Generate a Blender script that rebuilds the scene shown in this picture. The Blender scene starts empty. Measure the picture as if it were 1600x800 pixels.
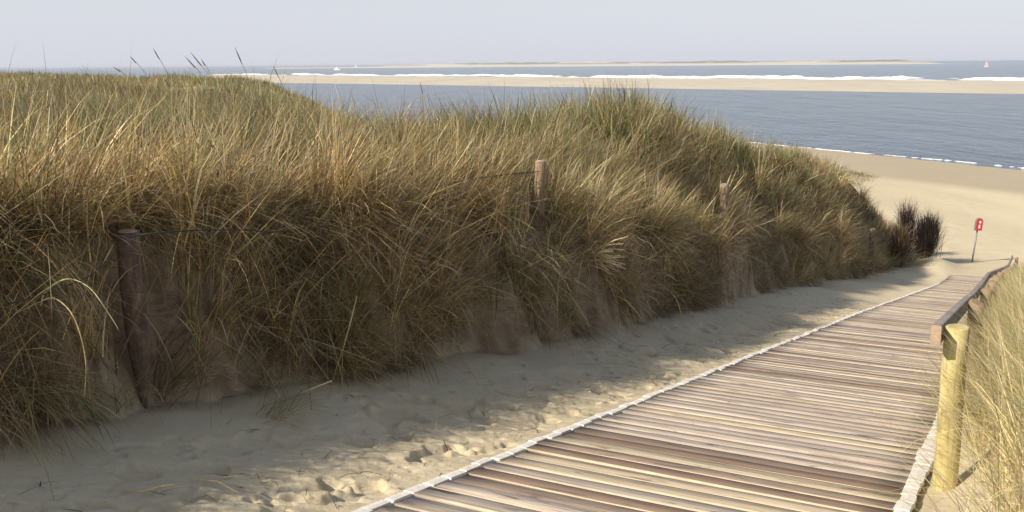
import bpy, bmesh, math, random
import numpy as np
from mathutils import Vector, Matrix

SC = bpy.context.scene
COL = SC.collection
random.seed(7)
RNG = np.random.default_rng(11)

# ------------------------------------------------------------------ camera, sky, sun, exposure
F_PX, PITCH, ROLL = 1556.0, math.radians(10.88), math.radians(0.40)
cam = bpy.data.cameras.new("camera")
cam.sensor_width = 36.0
cam.lens = 36.0 * F_PX / 1600.0
cam.clip_start, cam.clip_end = 0.05, 60000.0
cam_o = bpy.data.objects.new("camera", cam)
COL.objects.link(cam_o)
cam_o.matrix_world = Matrix.Rotation(math.radians(90) - PITCH, 4, 'X') @ Matrix.Rotation(-ROLL, 4, 'Z')
SC.camera = cam_o

SUN_AZ, SUN_EL = math.radians(-118.0), math.radians(38.5)     # azimuth clockwise from the view axis
world = bpy.data.worlds.new("World")
SC.world = world
world.use_nodes = True
wn = world.node_tree
bg = wn.nodes["Background"]
sky = wn.nodes.new("ShaderNodeTexSky")
sky.sky_type = 'NISHITA'
sky.sun_disc = False
sky.sun_elevation = SUN_EL
sky.sun_rotation = SUN_AZ
sky.altitude = 0.0
sky.air_density, sky.dust_density, sky.ozone_density = 1.0, 1.0, 1.0
hs = wn.nodes.new("ShaderNodeHueSaturation")
hs.inputs["Saturation"].default_value = 0.8
wn.links.new(sky.outputs[0], hs.inputs["Color"])
veil = wn.nodes.new("ShaderNodeMix")
veil.data_type = 'RGBA'
veil.inputs[7].default_value = (4.85, 4.98, 5.62, 1)          # white-grey veil of haze, thick low down and thin overhead
wtc = wn.nodes.new("ShaderNodeTexCoord")
wsep = wn.nodes.new("ShaderNodeSeparateXYZ")
wn.links.new(wtc.outputs["Generated"], wsep.inputs[0])
wmr = wn.nodes.new("ShaderNodeMapRange")
wmr.interpolation_type = 'SMOOTHSTEP'
wmr.inputs["From Min"].default_value, wmr.inputs["From Max"].default_value = 0.0, 0.24
wmr.inputs["To Min"].default_value, wmr.inputs["To Max"].default_value = 0.88, 0.10
wn.links.new(wsep.outputs["Z"], wmr.inputs["Value"])
wn.links.new(wmr.outputs[0], veil.inputs["Factor"])
wn.links.new(hs.outputs[0], veil.inputs[6])
wn.links.new(veil.outputs[2], bg.inputs["Color"])
bg.inputs["Strength"].default_value = 0.11

sun = bpy.data.lights.new("sun", 'SUN')
sun.energy, sun.angle, sun.color = 4.8, math.radians(0.5), (1.0, 0.91, 0.77)
sun_o = bpy.data.objects.new("sun", sun)
COL.objects.link(sun_o)
SUN_DIR = Vector((math.sin(SUN_AZ) * math.cos(SUN_EL), math.cos(SUN_AZ) * math.cos(SUN_EL), math.sin(SUN_EL)))
sun_o.rotation_euler = (-SUN_DIR).to_track_quat('-Z', 'Y').to_euler()
sun_o.location = SUN_DIR * 60

vs = SC.view_settings
vs.view_transform, vs.look, vs.exposure, vs.gamma = 'Standard', 'None', 0.40, 1.0
vs.use_curve_mapping = False
SC.cycles.max_bounces = 6
SC.cycles.diffuse_bounces = 3
SC.cycles.transmission_bounces = 4
SC.cycles.transparent_max_bounces = 8

# ------------------------------------------------------------------ frames and helpers
A0 = math.radians(27.33)
D2 = np.array([math.sin(A0), math.cos(A0)])       # along the boardwalk, away from the camera
N2 = np.array([-math.cos(A0), math.sin(A0)])      # to its left
SLOPE, Z0 = -0.1681, -1.393

def st_xy(s, t):
    return s * D2[0] + t * N2[0], s * D2[1] + t * N2[1]

def xy_st(x, y):
    return x * D2[0] + y * D2[1], x * N2[0] + y * N2[1]

def ray(px, py):
    u, v = (px - 800) / F_PX, -(py - 400) / F_PX
    c, s = math.cos(ROLL), math.sin(ROLL)
    ur, vr = u * c + v * s, -u * s + v * c
    return Vector((ur, math.cos(PITCH) + vr * math.sin(PITCH), -math.sin(PITCH) + vr * math.cos(PITCH)))

def at(px, py, depth):
    return ray(px, py) * depth

def at_z(px, py, z):
    r = ray(px, py)
    return r * (z / r.z)

def sm(a, b, x):
    u = np.clip((np.asarray(x, float) - a) / (b - a), 0, 1)
    return u * u * (3 - 2 * u)

def _hash(ix, iy, seed):
    h = (ix.astype(np.int64) * 374761393 + iy.astype(np.int64) * 668265263 + seed * 974634777) & 0x7fffffff
    h = ((h ^ (h >> 13)) * 1274126177) & 0x7fffffff
    return ((h ^ (h >> 16)) & 0xffff) / 65535.0

def noise(x, y, seed=0):
    x, y = np.asarray(x, float), np.asarray(y, float)
    ix, iy = np.floor(x), np.floor(y)
    fx, fy = x - ix, y - iy
    fx, fy = fx * fx * (3 - 2 * fx), fy * fy * (3 - 2 * fy)
    a, b = _hash(ix, iy, seed), _hash(ix + 1, iy, seed)
    c, d = _hash(ix, iy + 1, seed), _hash(ix + 1, iy + 1, seed)
    return (a * (1 - fx) + b * fx) * (1 - fy) + (c * (1 - fx) + d * fx) * fy

def fbm(x, y, seed=0, octs=4):
    v, a, tot = 0, 1.0, 0
    for k in range(octs):
        v = v + a * noise(x * 2 ** k + 17.3 * k, y * 2 ** k - 9.1 * k, seed + k)
        tot += a
        a *= 0.5
    return v / tot

def tag(o, label=None, cat=None, group=None, kind=None):
    if label: o["label"] = label
    if cat: o["category"] = cat
    if group: o["group"] = group
    if kind: o["kind"] = kind
    return o

def link(name, me, mats, parent=None, loc=None):
    o = bpy.data.objects.new(name, me)
    for m in (mats if isinstance(mats, (list, tuple)) else [mats]):
        me.materials.append(m)
    COL.objects.link(o)
    if parent: o.parent = parent
    if loc is not None: o.location = loc
    return o

def empty(name, loc=(0, 0, 0)):
    o = bpy.data.objects.new(name, None)
    o.empty_display_size = 0.2
    COL.objects.link(o)
    o.location = loc
    return o

def np_mesh(name, verts, quads=None, tris=None, smooth=True, cols=None, mat_idx=None):
    me = bpy.data.meshes.new(name)
    nq = 0 if quads is None else len(quads)
    nt = 0 if tris is None else len(tris)
    me.vertices.add(len(verts))
    me.vertices.foreach_set("co", np.asarray(verts, np.float32).ravel())
    loops = []
    if nq: loops.append(np.asarray(quads, np.int32).ravel())
    if nt: loops.append(np.asarray(tris, np.int32).ravel())
    loops = np.concatenate(loops)
    me.loops.add(len(loops))
    me.loops.foreach_set("vertex_index", loops)
    me.polygons.add(nq + nt)
    starts = np.concatenate([np.arange(nq) * 4, nq * 4 + np.arange(nt) * 3]).astype(np.int32)
    me.polygons.foreach_set("loop_start", starts)
    if smooth:
        me.polygons.foreach_set("use_smooth", np.ones(nq + nt, bool))
    if mat_idx is not None:
        me.polygons.foreach_set("material_index", np.asarray(mat_idx, np.int32))
    if cols is not None:
        ca = me.attributes.new("tint", 'FLOAT_COLOR', 'POINT')
        c4 = np.ones((len(verts), 4), np.float32)
        c4[:, :cols.shape[1]] = cols
        ca.data.foreach_set("color", c4.ravel())
    me.update(calc_edges=True)
    return me

def tube(bm, pts, radii, n=8, cap=True, wob=0.0, seed=0):
    """a round bar along pts"""
    rnd = random.Random(seed)
    rings = []
    pts = [Vector(p) for p in pts]
    ref = Vector((0.31, 0.2, 0.93)) if abs((pts[-1] - pts[0]).normalized().z) < 0.8 else Vector((1, 0, 0))
    for i, p in enumerate(pts):
        tg = (pts[min(i + 1, len(pts) - 1)] - pts[max(i - 1, 0)]).normalized()
        a = tg.cross(ref).normalized()
        b = tg.cross(a)
        r = radii[i] if hasattr(radii, '__len__') else radii
        rings.append([bm.verts.new(p + (a * math.cos(2 * math.pi * k / n) + b * math.sin(2 * math.pi * k / n)) * r * (1 + wob * rnd.uniform(-1, 1))) for k in range(n)])
    for i in range(len(rings) - 1):
        for k in range(n):
            f = bm.faces.new((rings[i][k], rings[i][(k + 1) % n], rings[i + 1][(k + 1) % n], rings[i + 1][k]))
            f.smooth = True
    if cap:
        bm.faces.new(rings[0][::-1])
        bm.faces.new(rings[-1])
    return rings

def bm_obj(name, bm, mats, parent=None, loc=None):
    bmesh.ops.recalc_face_normals(bm, faces=bm.faces)
    me = bpy.data.meshes.new(name)
    bm.to_mesh(me)
    bm.free()
    return link(name, me, mats, parent, loc)

# ------------------------------------------------------------------ materials
def mat(name):
    m = bpy.data.materials.new(name)
    m.use_nodes = True
    nt = m.node_tree
    return m, nt, nt.nodes["Principled BSDF"]

def nd(nt, typ, **kw):
    n = nt.nodes.new(typ)
    for k, v in kw.items():
        if k in n.inputs: n.inputs[k].default_value = v
        else: setattr(n, k, v)
    return n

def ramp(nt, fac, stops):
    r = nt.nodes.new("ShaderNodeValToRGB")
    el = r.color_ramp.elements
    while len(el) > len(stops): el.remove(el[-1])
    while len(el) < len(stops): el.new(0.5)
    for e, (p, c) in zip(el, stops):
        e.position = p
        e.color = (*c, 1) if len(c) == 3 else c
    nt.links.new(fac, r.inputs[0])
    return r.outputs[0]

def mixc(nt, fac, a, b, mode='MIX'):
    n = nt.nodes.new("ShaderNodeMix")
    n.data_type, n.blend_type = 'RGBA', mode
    for sock, v in ((n.inputs["Factor"], fac), (n.inputs[6], a), (n.inputs[7], b)):
        if hasattr(v, "is_linked"): nt.links.new(v, sock)
        elif isinstance(v, (int, float)): sock.default_value = v
        else: sock.default_value = (*v, 1)
    return n.outputs[2]

def noise_tex(nt, vec, scale, detail=4, rough=0.6, dist=0.0):
    n = nt.nodes.new("ShaderNodeTexNoise")
    n.inputs["Scale"].default_value = scale
    n.inputs["Detail"].default_value = detail
    n.inputs["Roughness"].default_value = rough
    n.inputs["Distortion"].default_value = dist
    if vec is not None: nt.links.new(vec, n.inputs["Vector"])
    return n.outputs["Fac"]

def mapping(nt, vec, scale=(1, 1, 1), rot=(0, 0, 0)):
    n = nt.nodes.new("ShaderNodeMapping")
    n.inputs["Scale"].default_value = scale
    n.inputs["Rotation"].default_value = rot
    nt.links.new(vec, n.inputs["Vector"])
    return n.outputs[0]

def bump(nt, bsdf, h, strength, dist):
    b = nt.nodes.new("ShaderNodeBump")
    b.inputs["Strength"].default_value = strength
    b.inputs["Distance"].default_value = dist
    nt.links.new(h, b.inputs["Height"])
    nt.links.new(b.outputs[0], bsdf.inputs["Normal"])
    return b

def objco(nt):
    return nt.nodes.new("ShaderNodeTexCoord").outputs["Object"]

def attr(nt, name, out="Color"):
    a = nt.nodes.new("ShaderNodeAttribute")
    a.attribute_name = name
    return a.outputs[out]

def simple(name, col, rough=0.7, metal=0.0, nscale=0, var=0.25, bumpd=0.0, stretch=(1, 1, 1)):
    m, nt, b = mat(name)
    b.inputs["Roughness"].default_value = rough
    b.inputs["Metallic"].default_value = metal
    b.inputs["Base Color"].default_value = (*col, 1)
    if nscale:
        v = mapping(nt, objco(nt), stretch)
        f = noise_tex(nt, v, nscale, 5, 0.65)
        lo = tuple(c * (1 - var) for c in col)
        hi = tuple(min(1, c * (1 + var)) for c in col)
        nt.links.new(ramp(nt, f, [(0.3, lo), (0.7, hi)]), b.inputs["Base Color"])
        if bumpd: bump(nt, b, f, 0.8, bumpd)
    return m

def make_sand():
    m, nt, b = mat("sand")
    co = objco(nt)
    mask = nt.nodes.new("ShaderNodeSeparateColor")
    nt.links.new(attr(nt, "tint"), mask.inputs[0])
    litter, earth, wet = mask.outputs[0], mask.outputs[1], mask.outputs[2]
    n1 = noise_tex(nt, co, 2.2, 6, 0.6)
    n2 = noise_tex(nt, co, 60.0, 3, 0.7)
    n3 = noise_tex(nt, co, 0.12, 3, 0.5)
    dry = ramp(nt, n1, [(0.25, (0.46, 0.385, 0.255)), (0.55, (0.55, 0.465, 0.315)), (0.8, (0.60, 0.51, 0.355))])
    dry = mixc(nt, n3, dry, (0.62, 0.525, 0.36))
    spec = ramp(nt, n2, [(0.30, (0.55, 0.55, 0.55)), (0.42, (1, 1, 1))])
    dry = mixc(nt, 0.5, dry, spec, 'MULTIPLY')
    wetc = mixc(nt, noise_tex(nt, mapping(nt, co, (1, 1, 1)), 0.25, 3), (0.36, 0.295, 0.20), (0.41, 0.34, 0.235))
    band = noise_tex(nt, mapping(nt, co, (.10, .012, 1), (0, 0, math.radians(-26.3))), 1.0, 5, 0.6)
    dry = mixc(nt, 0.8, dry, ramp(nt, band, [(0.35, (0.86, 0.85, 0.83)), (0.6, (1.04, 1.04, 1.03))]), 'MULTIPLY')
    c = mixc(nt, wet, dry, wetc)
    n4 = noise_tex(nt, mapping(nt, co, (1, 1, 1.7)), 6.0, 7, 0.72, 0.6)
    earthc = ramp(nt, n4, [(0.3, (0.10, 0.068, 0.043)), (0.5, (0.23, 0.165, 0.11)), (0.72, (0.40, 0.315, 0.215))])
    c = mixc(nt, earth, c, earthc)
    lit = ramp(nt, noise_tex(nt, co, 14.0, 5, 0.7), [(0.3, (0.05, 0.036, 0.02)), (0.6, (0.13, 0.095, 0.05)), (0.8, (0.22, 0.165, 0.09))])
    c = mixc(nt, litter, c, lit)
    nt.links.new(c, b.inputs["Base Color"])
    b.inputs["Roughness"].default_value = 0.9
    b.inputs["Specular IOR Level"].default_value = 0.2
    n5 = noise_tex(nt, co, 9.0, 8, 0.75)
    bump(nt, b, n5, 0.55, 0.035)
    return m

def make_grass(name, trans=0.35):
    m, nt, b = mat(name)
    nt.nodes.remove(b)
    out = nt.nodes["Material Output"]
    c = attr(nt, "tint")
    d = nt.nodes.new("ShaderNodeBsdfDiffuse")
    t = nt.nodes.new("ShaderNodeBsdfTranslucent")
    g = nt.nodes.new("ShaderNodeBsdfGlossy")
    g.inputs["Roughness"].default_value = 0.45
    g.inputs["Color"].default_value = (0.6, 0.6, 0.55, 1)
    nt.links.new(c, d.inputs[0])
    nt.links.new(c, t.inputs[0])
    m1 = nt.nodes.new("ShaderNodeMixShader")
    m1.inputs[0].default_value = trans
    nt.links.new(d.outputs[0], m1.inputs[1])
    nt.links.new(t.outputs[0], m1.inputs[2])
    m2 = nt.nodes.new("ShaderNodeMixShader")
    m2.inputs[0].default_value = 0.05
    nt.links.new(m1.outputs[0], m2.inputs[1])
    nt.links.new(g.outputs[0], m2.inputs[2])
    nt.links.new(m2.outputs[0], out.inputs["Surface"])
    return m

def make_deck():
    m, nt, b = mat("weathered_planks")
    pc = attr(nt, "grain", "Vector")
    g1 = noise_tex(nt, mapping(nt, pc, (1.3, 34.0, 1.0)), 1.0, 6, 0.65, 0.4)
    g2 = noise_tex(nt, mapping(nt, pc, (3.2, 15.0, 1.0)), 1.0, 4, 0.6, 0.6)
    g3 = noise_tex(nt, mapping(nt, pc, (9.0, 160.0, 1.0)), 1.0, 3, 0.6)
    c = attr(nt, "tint")
    c = mixc(nt, 0.85, c, ramp(nt, g1, [(0.30, (0.38, 0.34, 0.32)), (0.46, (0.90, 0.88, 0.87)), (0.70, (1.32, 1.29, 1.24))]), 'MULTIPLY')
    c = mixc(nt, ramp(nt, g2, [(0.57, (0, 0, 0)), (0.70, (0.85, 0.85, 0.85))]), c, (0.12, 0.088, 0.075))
    sandf = noise_tex(nt, mapping(nt, pc, (2.0, 5.0, 1.0)), 1.0, 6, 0.7)
    c = mixc(nt, ramp(nt, sandf, [(0.55, (0, 0, 0)), (0.8, (0.32, 0.32, 0.32))]), c, (0.50, 0.425, 0.31))
    c = mixc(nt, 0.3, c, ramp(nt, g3, [(0.3, (0.5, 0.5, 0.5)), (0.6, (1.1, 1.1, 1.1))]), 'MULTIPLY')
    nt.links.new(c, b.inputs["Base Color"])
    b.inputs["Roughness"].default_value = 0.8
    b.inputs["Specular IOR Level"].default_value = 0.25
    bump(nt, b, g1, 0.6, 0.006)
    return m

def make_bark(name, lo, mid, hi, scale=9.0, stretch=(1, 1, 0.25), knots=False):
    m, nt, b = mat(name)
    co = objco(nt)
    f = noise_tex(nt, mapping(nt, co, stretch), scale, 7, 0.7, 0.5)
    c = ramp(nt, f, [(0.28, lo), (0.52, mid), (0.75, hi)])
    f2 = noise_tex(nt, mapping(nt, co, (1, 1, 0.06)), scale * 7, 4, 0.6)
    c = mixc(nt, 0.7, c, ramp(nt, f2, [(0.33, (0.45, 0.42, 0.38)), (0.45, (0.95, 0.95, 0.95)), (0.7, (1.12, 1.12, 1.12))]), 'MULTIPLY')
    if knots:
        v = nt.nodes.new("ShaderNodeTexVoronoi")
        v.inputs["Scale"].default_value = 5.2
        nt.links.new(mapping(nt, co, (1, 1, 0.55)), v.inputs["Vector"])
        k = ramp(nt, v.outputs["Distance"], [(0.0, (1, 1, 1)), (0.11, (0.75, 0.75, 0.75)), (0.2, (0, 0, 0))])
        c = mixc(nt, k, c, tuple(x * 0.45 for x in mid))
    nt.links.new(c, b.inputs["Base Color"])
    b.inputs["Roughness"].default_value = 0.85
    bump(nt, b, f, 0.7, 0.01)
    return m

def make_water():
    m, nt, b = mat("sea_water")
    co = objco(nt)
    b.inputs["Base Color"].default_value = (0.046, 0.070, 0.092, 1)
    b.inputs["Roughness"].default_value = 0.12
    b.inputs["IOR"].default_value = 1.33
    r = math.radians(-40)
    w1 = noise_tex(nt, mapping(nt, co, (1.0, 0.45, 1), (0, 0, r)), 0.55, 5, 0.62, 0.4)
    w2 = noise_tex(nt, mapping(nt, co, (1.0, 0.3, 1), (0, 0, r)), 0.10, 4, 0.6)
    w3 = noise_tex(nt, mapping(nt, co, (0.4, 1.0, 1), (0, 0, r + 0.5)), 2.6, 3, 0.6)
    a = nt.nodes.new("ShaderNodeMath"); a.operation = 'MULTIPLY_ADD'
    nt.links.new(w2, a.inputs[0]); a.inputs[1].default_value = 3.2; nt.links.new(w1, a.inputs[2])
    a2 = nt.nodes.new("ShaderNodeMath"); a2.operation = 'MULTIPLY_ADD'
    nt.links.new(w3, a2.inputs[0]); a2.inputs[1].default_value = 0.22; nt.links.new(a.outputs[0], a2.inputs[2])
    bump(nt, b, a2.outputs[0], 1.0, 0.75)
    # scattered whitecaps
    wc = noise_tex(nt, mapping(nt, co, (1.0, 0.25, 1), (0, 0, r)), 0.35, 6, 0.7)
    c = mixc(nt, ramp(nt, wc, [(0.715, (0, 0, 0)), (0.74, (0.8, 0.8, 0.8))]), (0.046, 0.070, 0.092), (0.7, 0.7, 0.7))
    nt.links.new(c, b.inputs["Base Color"])
    return m

M = {}
M['sand'] = make_sand()
M['bank'] = simple("pale_bank_sand", (0.46, 0.405, 0.31), 0.95, 0, 0.06, 0.10, 0, (1, .35, 1))
def make_island():
    m, nt, b = mat("island_sand_and_scrub")
    s = nt.nodes.new("ShaderNodeSeparateColor")
    nt.links.new(attr(nt, "tint"), s.inputs[0])
    nt.links.new(mixc(nt, s.outputs[0], (0.52, 0.48, 0.41), (0.17, 0.17, 0.13)), b.inputs["Base Color"])
    b.inputs["Roughness"].default_value = 0.95
    return m
M['island'] = make_island()
M['grass'] = make_grass("marram_grass")
M['deck'] = make_deck()
M['edge'] = simple("pale_edging", (0.66, 0.61, 0.54), 0.85, 0, 22.0, 0.16, 0.006)
M['gapsand'] = simple("sand_in_gaps", (0.50, 0.41, 0.27), 0.95, 0, 30.0, 0.12)
M['pale_edge'] = simple("pale_board_edge", (0.55, 0.455, 0.31), 0.8, 0, 8.0, 0.18)  # paler, yellower tone for the uphill edge of some boards
M['post'] = make_bark("treated_pine", (0.28, 0.22, 0.08), (0.50, 0.42, 0.18), (0.66, 0.57, 0.31), 9.0, (1, 1, 0.30), True)
M['rail'] = make_bark("grey_rail_timber", (0.15, 0.12, 0.11), (0.25, 0.21, 0.19), (0.36, 0.31, 0.28), 9.0, (0.2, 0.2, 1))
M['railend'] = simple("rail_end_grain", (0.42, 0.30, 0.20), 0.85, 0, 60.0, 0.2)
M['brownpost'] = make_bark("brown_post_timber", (0.14, 0.09, 0.05), (0.26, 0.18, 0.11), (0.36, 0.27, 0.17))
M['darklog'] = make_bark("dark_log", (0.05, 0.03, 0.02), (0.15, 0.098, 0.068), (0.33, 0.24, 0.16), 16.0, (1, 1, 0.6), True)  # darker bark tones for the nearest and farthest log posts
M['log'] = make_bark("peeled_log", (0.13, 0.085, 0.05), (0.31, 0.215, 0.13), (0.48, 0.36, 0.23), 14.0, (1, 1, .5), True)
M['logtop'] = simple("sawn_log_end", (0.36, 0.30, 0.24), 0.9, 0, 40.0, 0.2)
M['wire'] = simple("dark_wire", (0.03, 0.032, 0.03), 0.9)
M['red'] = simple("red_sign_paint", (0.58, 0.045, 0.05), 0.45, 0, 5.0, 0.1)
M['white'] = simple("white_paint", (0.80, 0.79, 0.77), 0.5, 0, 3.0, 0.05)
M['grey'] = simple("galvanised_steel", (0.22, 0.21, 0.20), 0.5, 0.3, 12.0, 0.15)
M['foam'] = simple("sea_foam", (0.84, 0.84, 0.82), 0.9, 0, 0.6, 0.10)
M['hull'] = simple("boat_white", (0.86, 0.86, 0.84), 0.4, 0, 0.5, 0.04)
M['glass'] = simple("dark_windows", (0.03, 0.04, 0.05), 0.1)
M['sail'] = simple("pink_red_sail", (0.80, 0.34, 0.36), 0.8, 0, 0.8, 0.1)
M['water'] = make_water()

# ------------------------------------------------------------------ terrain heights
S_T = np.array([-6, 0, 2.6, 4.8, 6, 7, 8, 9, 11, 13.5, 16, 18, 22, 26, 30, 36, 42, 46, 60.])
ZC_T = np.array([-.0, -.05, -.90, -1.10, -1.0, -.82, -.92, -1.15, -1.30, -1.26, -1.08, -1.05, -1.50, -2.25, -2.8, -3.5, -4.5, -5.7, -8.3])  # first heights, out of view, raised to lengthen the dune's shadow
SF_T = np.array([-60, 0, 7, 9, 12, 16, 22, 30, 40, 80.])
ZF_T = np.array([-.62, -.62, -.68, -.95, -1.9, -3.6, -5.6, -7.5, -8.3, -8.4])

def shore_b(x, y):
    """distance towards the sea; the shore bends inland farther along"""
    a = np.clip(-0.443 * x + 0.897 * y - 94, 0, 400)
    return 0.897 * x + 0.443 * y + 0.006 * np.minimum(a, 90) ** 2 + 1.08 * np.maximum(a - 90, 0)

def beach_z(x, y):
    b = shore_b(x, y)
    return -8.28 - 0.0352 * np.clip(b - 35, 0, 75) + 0.10 * (fbm(x * .06, y * .06, 70, 3) - .5)

def path_bend(s):
    return np.where(s > 19, -0.0115 * (s - 19), 0.0)

def path_z(s):
    """centre line of the walk, without the sand on it"""
    p = Z0 + SLOPE * np.clip(s, -3, 80)
    k = 0.35
    b = -8.28
    return np.maximum(p, b) + k * np.log1p(np.exp(-np.abs(p - b) / k)) * 0.9

def foot_t(s):
    return 4.22 + 0.6 * (fbm(s * .4, s * 0 + 3.1, 5, 3) - .5) + 0.36 * sm(10, 20, s)

def terrain(x, y, masks=False):
    x, y = np.asarray(x, float), np.asarray(y, float)
    s, t = xy_st(x, y)
    zp = path_z(s)
    bz = beach_z(x, y)
    tt = t - path_bend(s)
    base = np.where(s > 36, np.maximum(bz, zp - 0.0) * sm(36, 44, s) + zp * (1 - sm(36, 44, s)), zp)
    base = np.where(s > 44, bz, base)
    # ---- left dune
    tf = foot_t(s)
    hb = 1.22 + 0.55 * (fbm(s * .42, s * 0, 21, 3) - .5) + 0.35 * sm(2.6, 1.0, s)  # last term lifts the unseen near brink for that same shadow
    hb = np.where(s > 30, hb * (1 - .35 * sm(30, 42, s)), hb)
    fringe = 0.15 * sm(2.6, 4.3, t) ** 1.5
    und = 0.26 * (fbm(s * 1.1, t * 1.1, 33, 3) - .5) + .22 * (fbm(s * 4.2, t * 4.2, 34, 3) - .5)
    tb = tf + 0.50 + 1.1 * (fbm(s * .55, s * 0 + 8, 44, 3) - .5)
    face = sm(tf - .05, tb, t + und)
    zb = zp + hb
    sprime = s - 1.12 * (t - 7)
    zc = np.interp(s, S_T, ZC_T)
    zf = np.interp(sprime, SF_T, ZF_T)
    ridge = sm(7.2, 10.5, t)
    ztop = zc * (1 - ridge) + zf * ridge
    up = sm(tb - .2, tb + 2.0, t)
    ztop = np.maximum(zb, zb) * (1 - up) + ztop * up
    r = np.hypot(x, y)
    big = (fbm(x * .11, y * .11, 50, 3) - .5) * 1.3 * sm(12, 26, r) * sm(7.5, 11, t)
    mid = (fbm(x * .55, y * .55, 51, 3) - .5) * .42
    small = (fbm(x * 1.9, y * 1.9, 52, 3) - .5) * .16
    ztop = ztop + (mid + small) * sm(tb - .1, tb + .8, t) + big
    ztop = ztop - .42 * sm(7.5, 9.5, t) * (1 - sm(13, 27, r)) * (1 - sm(7, 9, sprime))
    ztop = np.where(r > 20, np.minimum(ztop, -0.42 + 0.1 * (fbm(x * .2, y * .2, 9, 2) - .5)), ztop)
    hleft = zp + fringe * (1 - face) + (ztop - zp) * face
    endf = 1 - sm(43.5, 48.5, s + .8 * (fbm(s * .4, t * .4, 12, 2) - .5))
    far = 1 - sm(70, 105, y)
    k = np.clip(endf, 0, 1)
    # behind the ridge the dune runs on further along the shore
    k = np.maximum(k * 1.0, 0)
    kk = np.where(t > 2.6, k * far, 0)
    z = base + (hleft - zp) * 0
    lefthill = np.where(t > 2.55, base * (1 - kk) + hleft * kk, base)
    z = np.where(t > 2.55, lefthill, z)
    z = z + .40 * np.exp(-((s - 42.6) / 1.6) ** 2 - ((t - 2.9) / .75) ** 2)
    # ---- right bank
    tr = -(tt - 0.30)
    hr = 0.52 * sm(0.0, 0.65, tr + .25 * (fbm(s * .8, t * .8, 61, 2) - .5)) + 0.55 * sm(.6, 5.0, tr) + .10 * (fbm(s * 1.3, t * 1.3, 62, 3) - .5) * sm(.05, .5, tr)
    hr = hr * (1 - .9 * sm(25, 36, s))
    z = np.where(tt < 0.32, z + hr, z)
    # ---- loose sand: footprints and drifts beside the walk
    strip = sm(2.5, 2.75, t) * (1 - sm(3.35, 4.1, t)) * (1 - sm(14, 26, s))
    pits = fbm(x * 4.6, y * 4.6, 80, 3)
    z = z - strip * 0.045 * sm(.60, .70, pits) + strip * .022 * (fbm(x * 9, y * 9, 81, 4) - .5) + strip * .06 * (fbm(x * 2.2, y * 2.2, 84, 3) - .5) - strip * .008 * sm(.58, .68, fbm(x * 13, y * 13, 83, 2))
    z = z + (sm(2.5, 2.8, t)) * .10 * (fbm(x * .8, y * .8, 82, 3) - .5) * (1 - face)
    # the walk itself sits in the sand
    on = sm(.30, .44, tt) * (1 - sm(2.44, 2.54, tt)) * (1 - sm(41.0, 42.0, s))
    z = z - 0.020 * on
    z = np.where((r > 60), np.minimum(z, np.maximum(-0.35, bz)), z)
    if not masks: return z
    b = shore_b(x, y)
    wet = sm(60, 66, b + 5 * (fbm(x * .03, y * .03, 90, 3) - .5))
    dune = np.where(t > 2.6, face * kk, 0)
    litter = np.maximum(dune * sm(tb - .1, tb + .5, t), np.where(tt < .3, sm(.15, .8, tr) * (1 - sm(26, 36, s)) * .55, 0))
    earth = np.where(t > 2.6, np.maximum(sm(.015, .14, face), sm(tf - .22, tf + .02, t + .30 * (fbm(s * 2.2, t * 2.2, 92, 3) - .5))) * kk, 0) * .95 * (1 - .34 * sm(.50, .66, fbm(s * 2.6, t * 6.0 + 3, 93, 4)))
    bare = sm(.56, .64, fbm(x * .13, y * .13, 91, 3)) * sm(18, 26, r)
    litter = litter * (1 - bare)
    earth = earth * (1 - bare)
    return z, litter, earth, wet

def build_ground():
    seg = lambda a, b, n: a * np.exp(np.arange(n) / n * math.log(b / a))
    rr = np.concatenate([seg(.6, 3, 50), seg(3, 16, 760), seg(16, 60, 330), seg(60, 900, 190), [900.]])
    nr = len(rr)
    fine = np.radians(np.linspace(-42, 42, 760))
    co1 = np.radians(np.linspace(42, 318, 170))[1:-1]
    th = np.concatenate([fine, co1])
    na = len(th)
    R, T = np.meshgrid(rr, th, indexing='ij')
    x, y = (R * np.sin(T)).ravel(), (R * np.cos(T)).ravel()
    z, lit, ear, wet = terrain(x, y, True)
    verts = np.stack([x, y, z], 1)
    idx = np.arange(nr * na).reshape(nr, na)
    a, b = idx[:-1], idx[1:]
    quads = np.stack([a, np.roll(a, -1, 1), np.roll(b, -1, 1), b], -1).reshape(-1, 4)[:, ::-1]
    c = len(verts)
    verts = np.vstack([verts, [[0, 0, float(terrain(np.array([0.]), np.array([0.]))[0])]]])
    tris = np.stack([np.full(na, c), idx[0], np.roll(idx[0], -1)], 1)[:, ::-1]
    cols = np.stack([lit, ear, wet], 1)
    cols = np.vstack([cols, [[0, 0, 0]]])
    me = np_mesh("sand_ground", verts, quads, tris, True, cols)
    o = link("sand_ground", me, M['sand'])
    tag(o, kind='structure')
build_ground()

def gz(x, y):
    return float(terrain(np.array([float(x)]), np.array([float(y)]))[0])

# ------------------------------------------------------------------ sea, sandbank, surf, island
def build_sea():
    bm = bmesh.new()
    n = 96
    rings = []
    for r in (60, 200, 800, 3000, 12000, 45000):
        rings.append([bm.verts.new((r * math.sin(2 * math.pi * k / n), r * math.cos(2 * math.pi * k / n), -10.0)) for k in range(n)])
    for a, b in zip(rings[:-1], rings[1:]):
        for k in range(n):
            bm.faces.new((a[k], a[(k + 1) % n], b[(k + 1) % n], b[k]))
    bm.faces.new(rings[0])
    o = bm_obj("sea_water", bm, M['water'])
    tag(o, kind='structure')
build_sea()

BK_N0, BK_N1 = np.array([155., 304.4]), np.array([-141.5, 607.])      # near shore of the bank
BK_F0, BK_F1 = np.array([262., 518.]), np.array([-372., 1290.])       # its seaward shore

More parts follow.
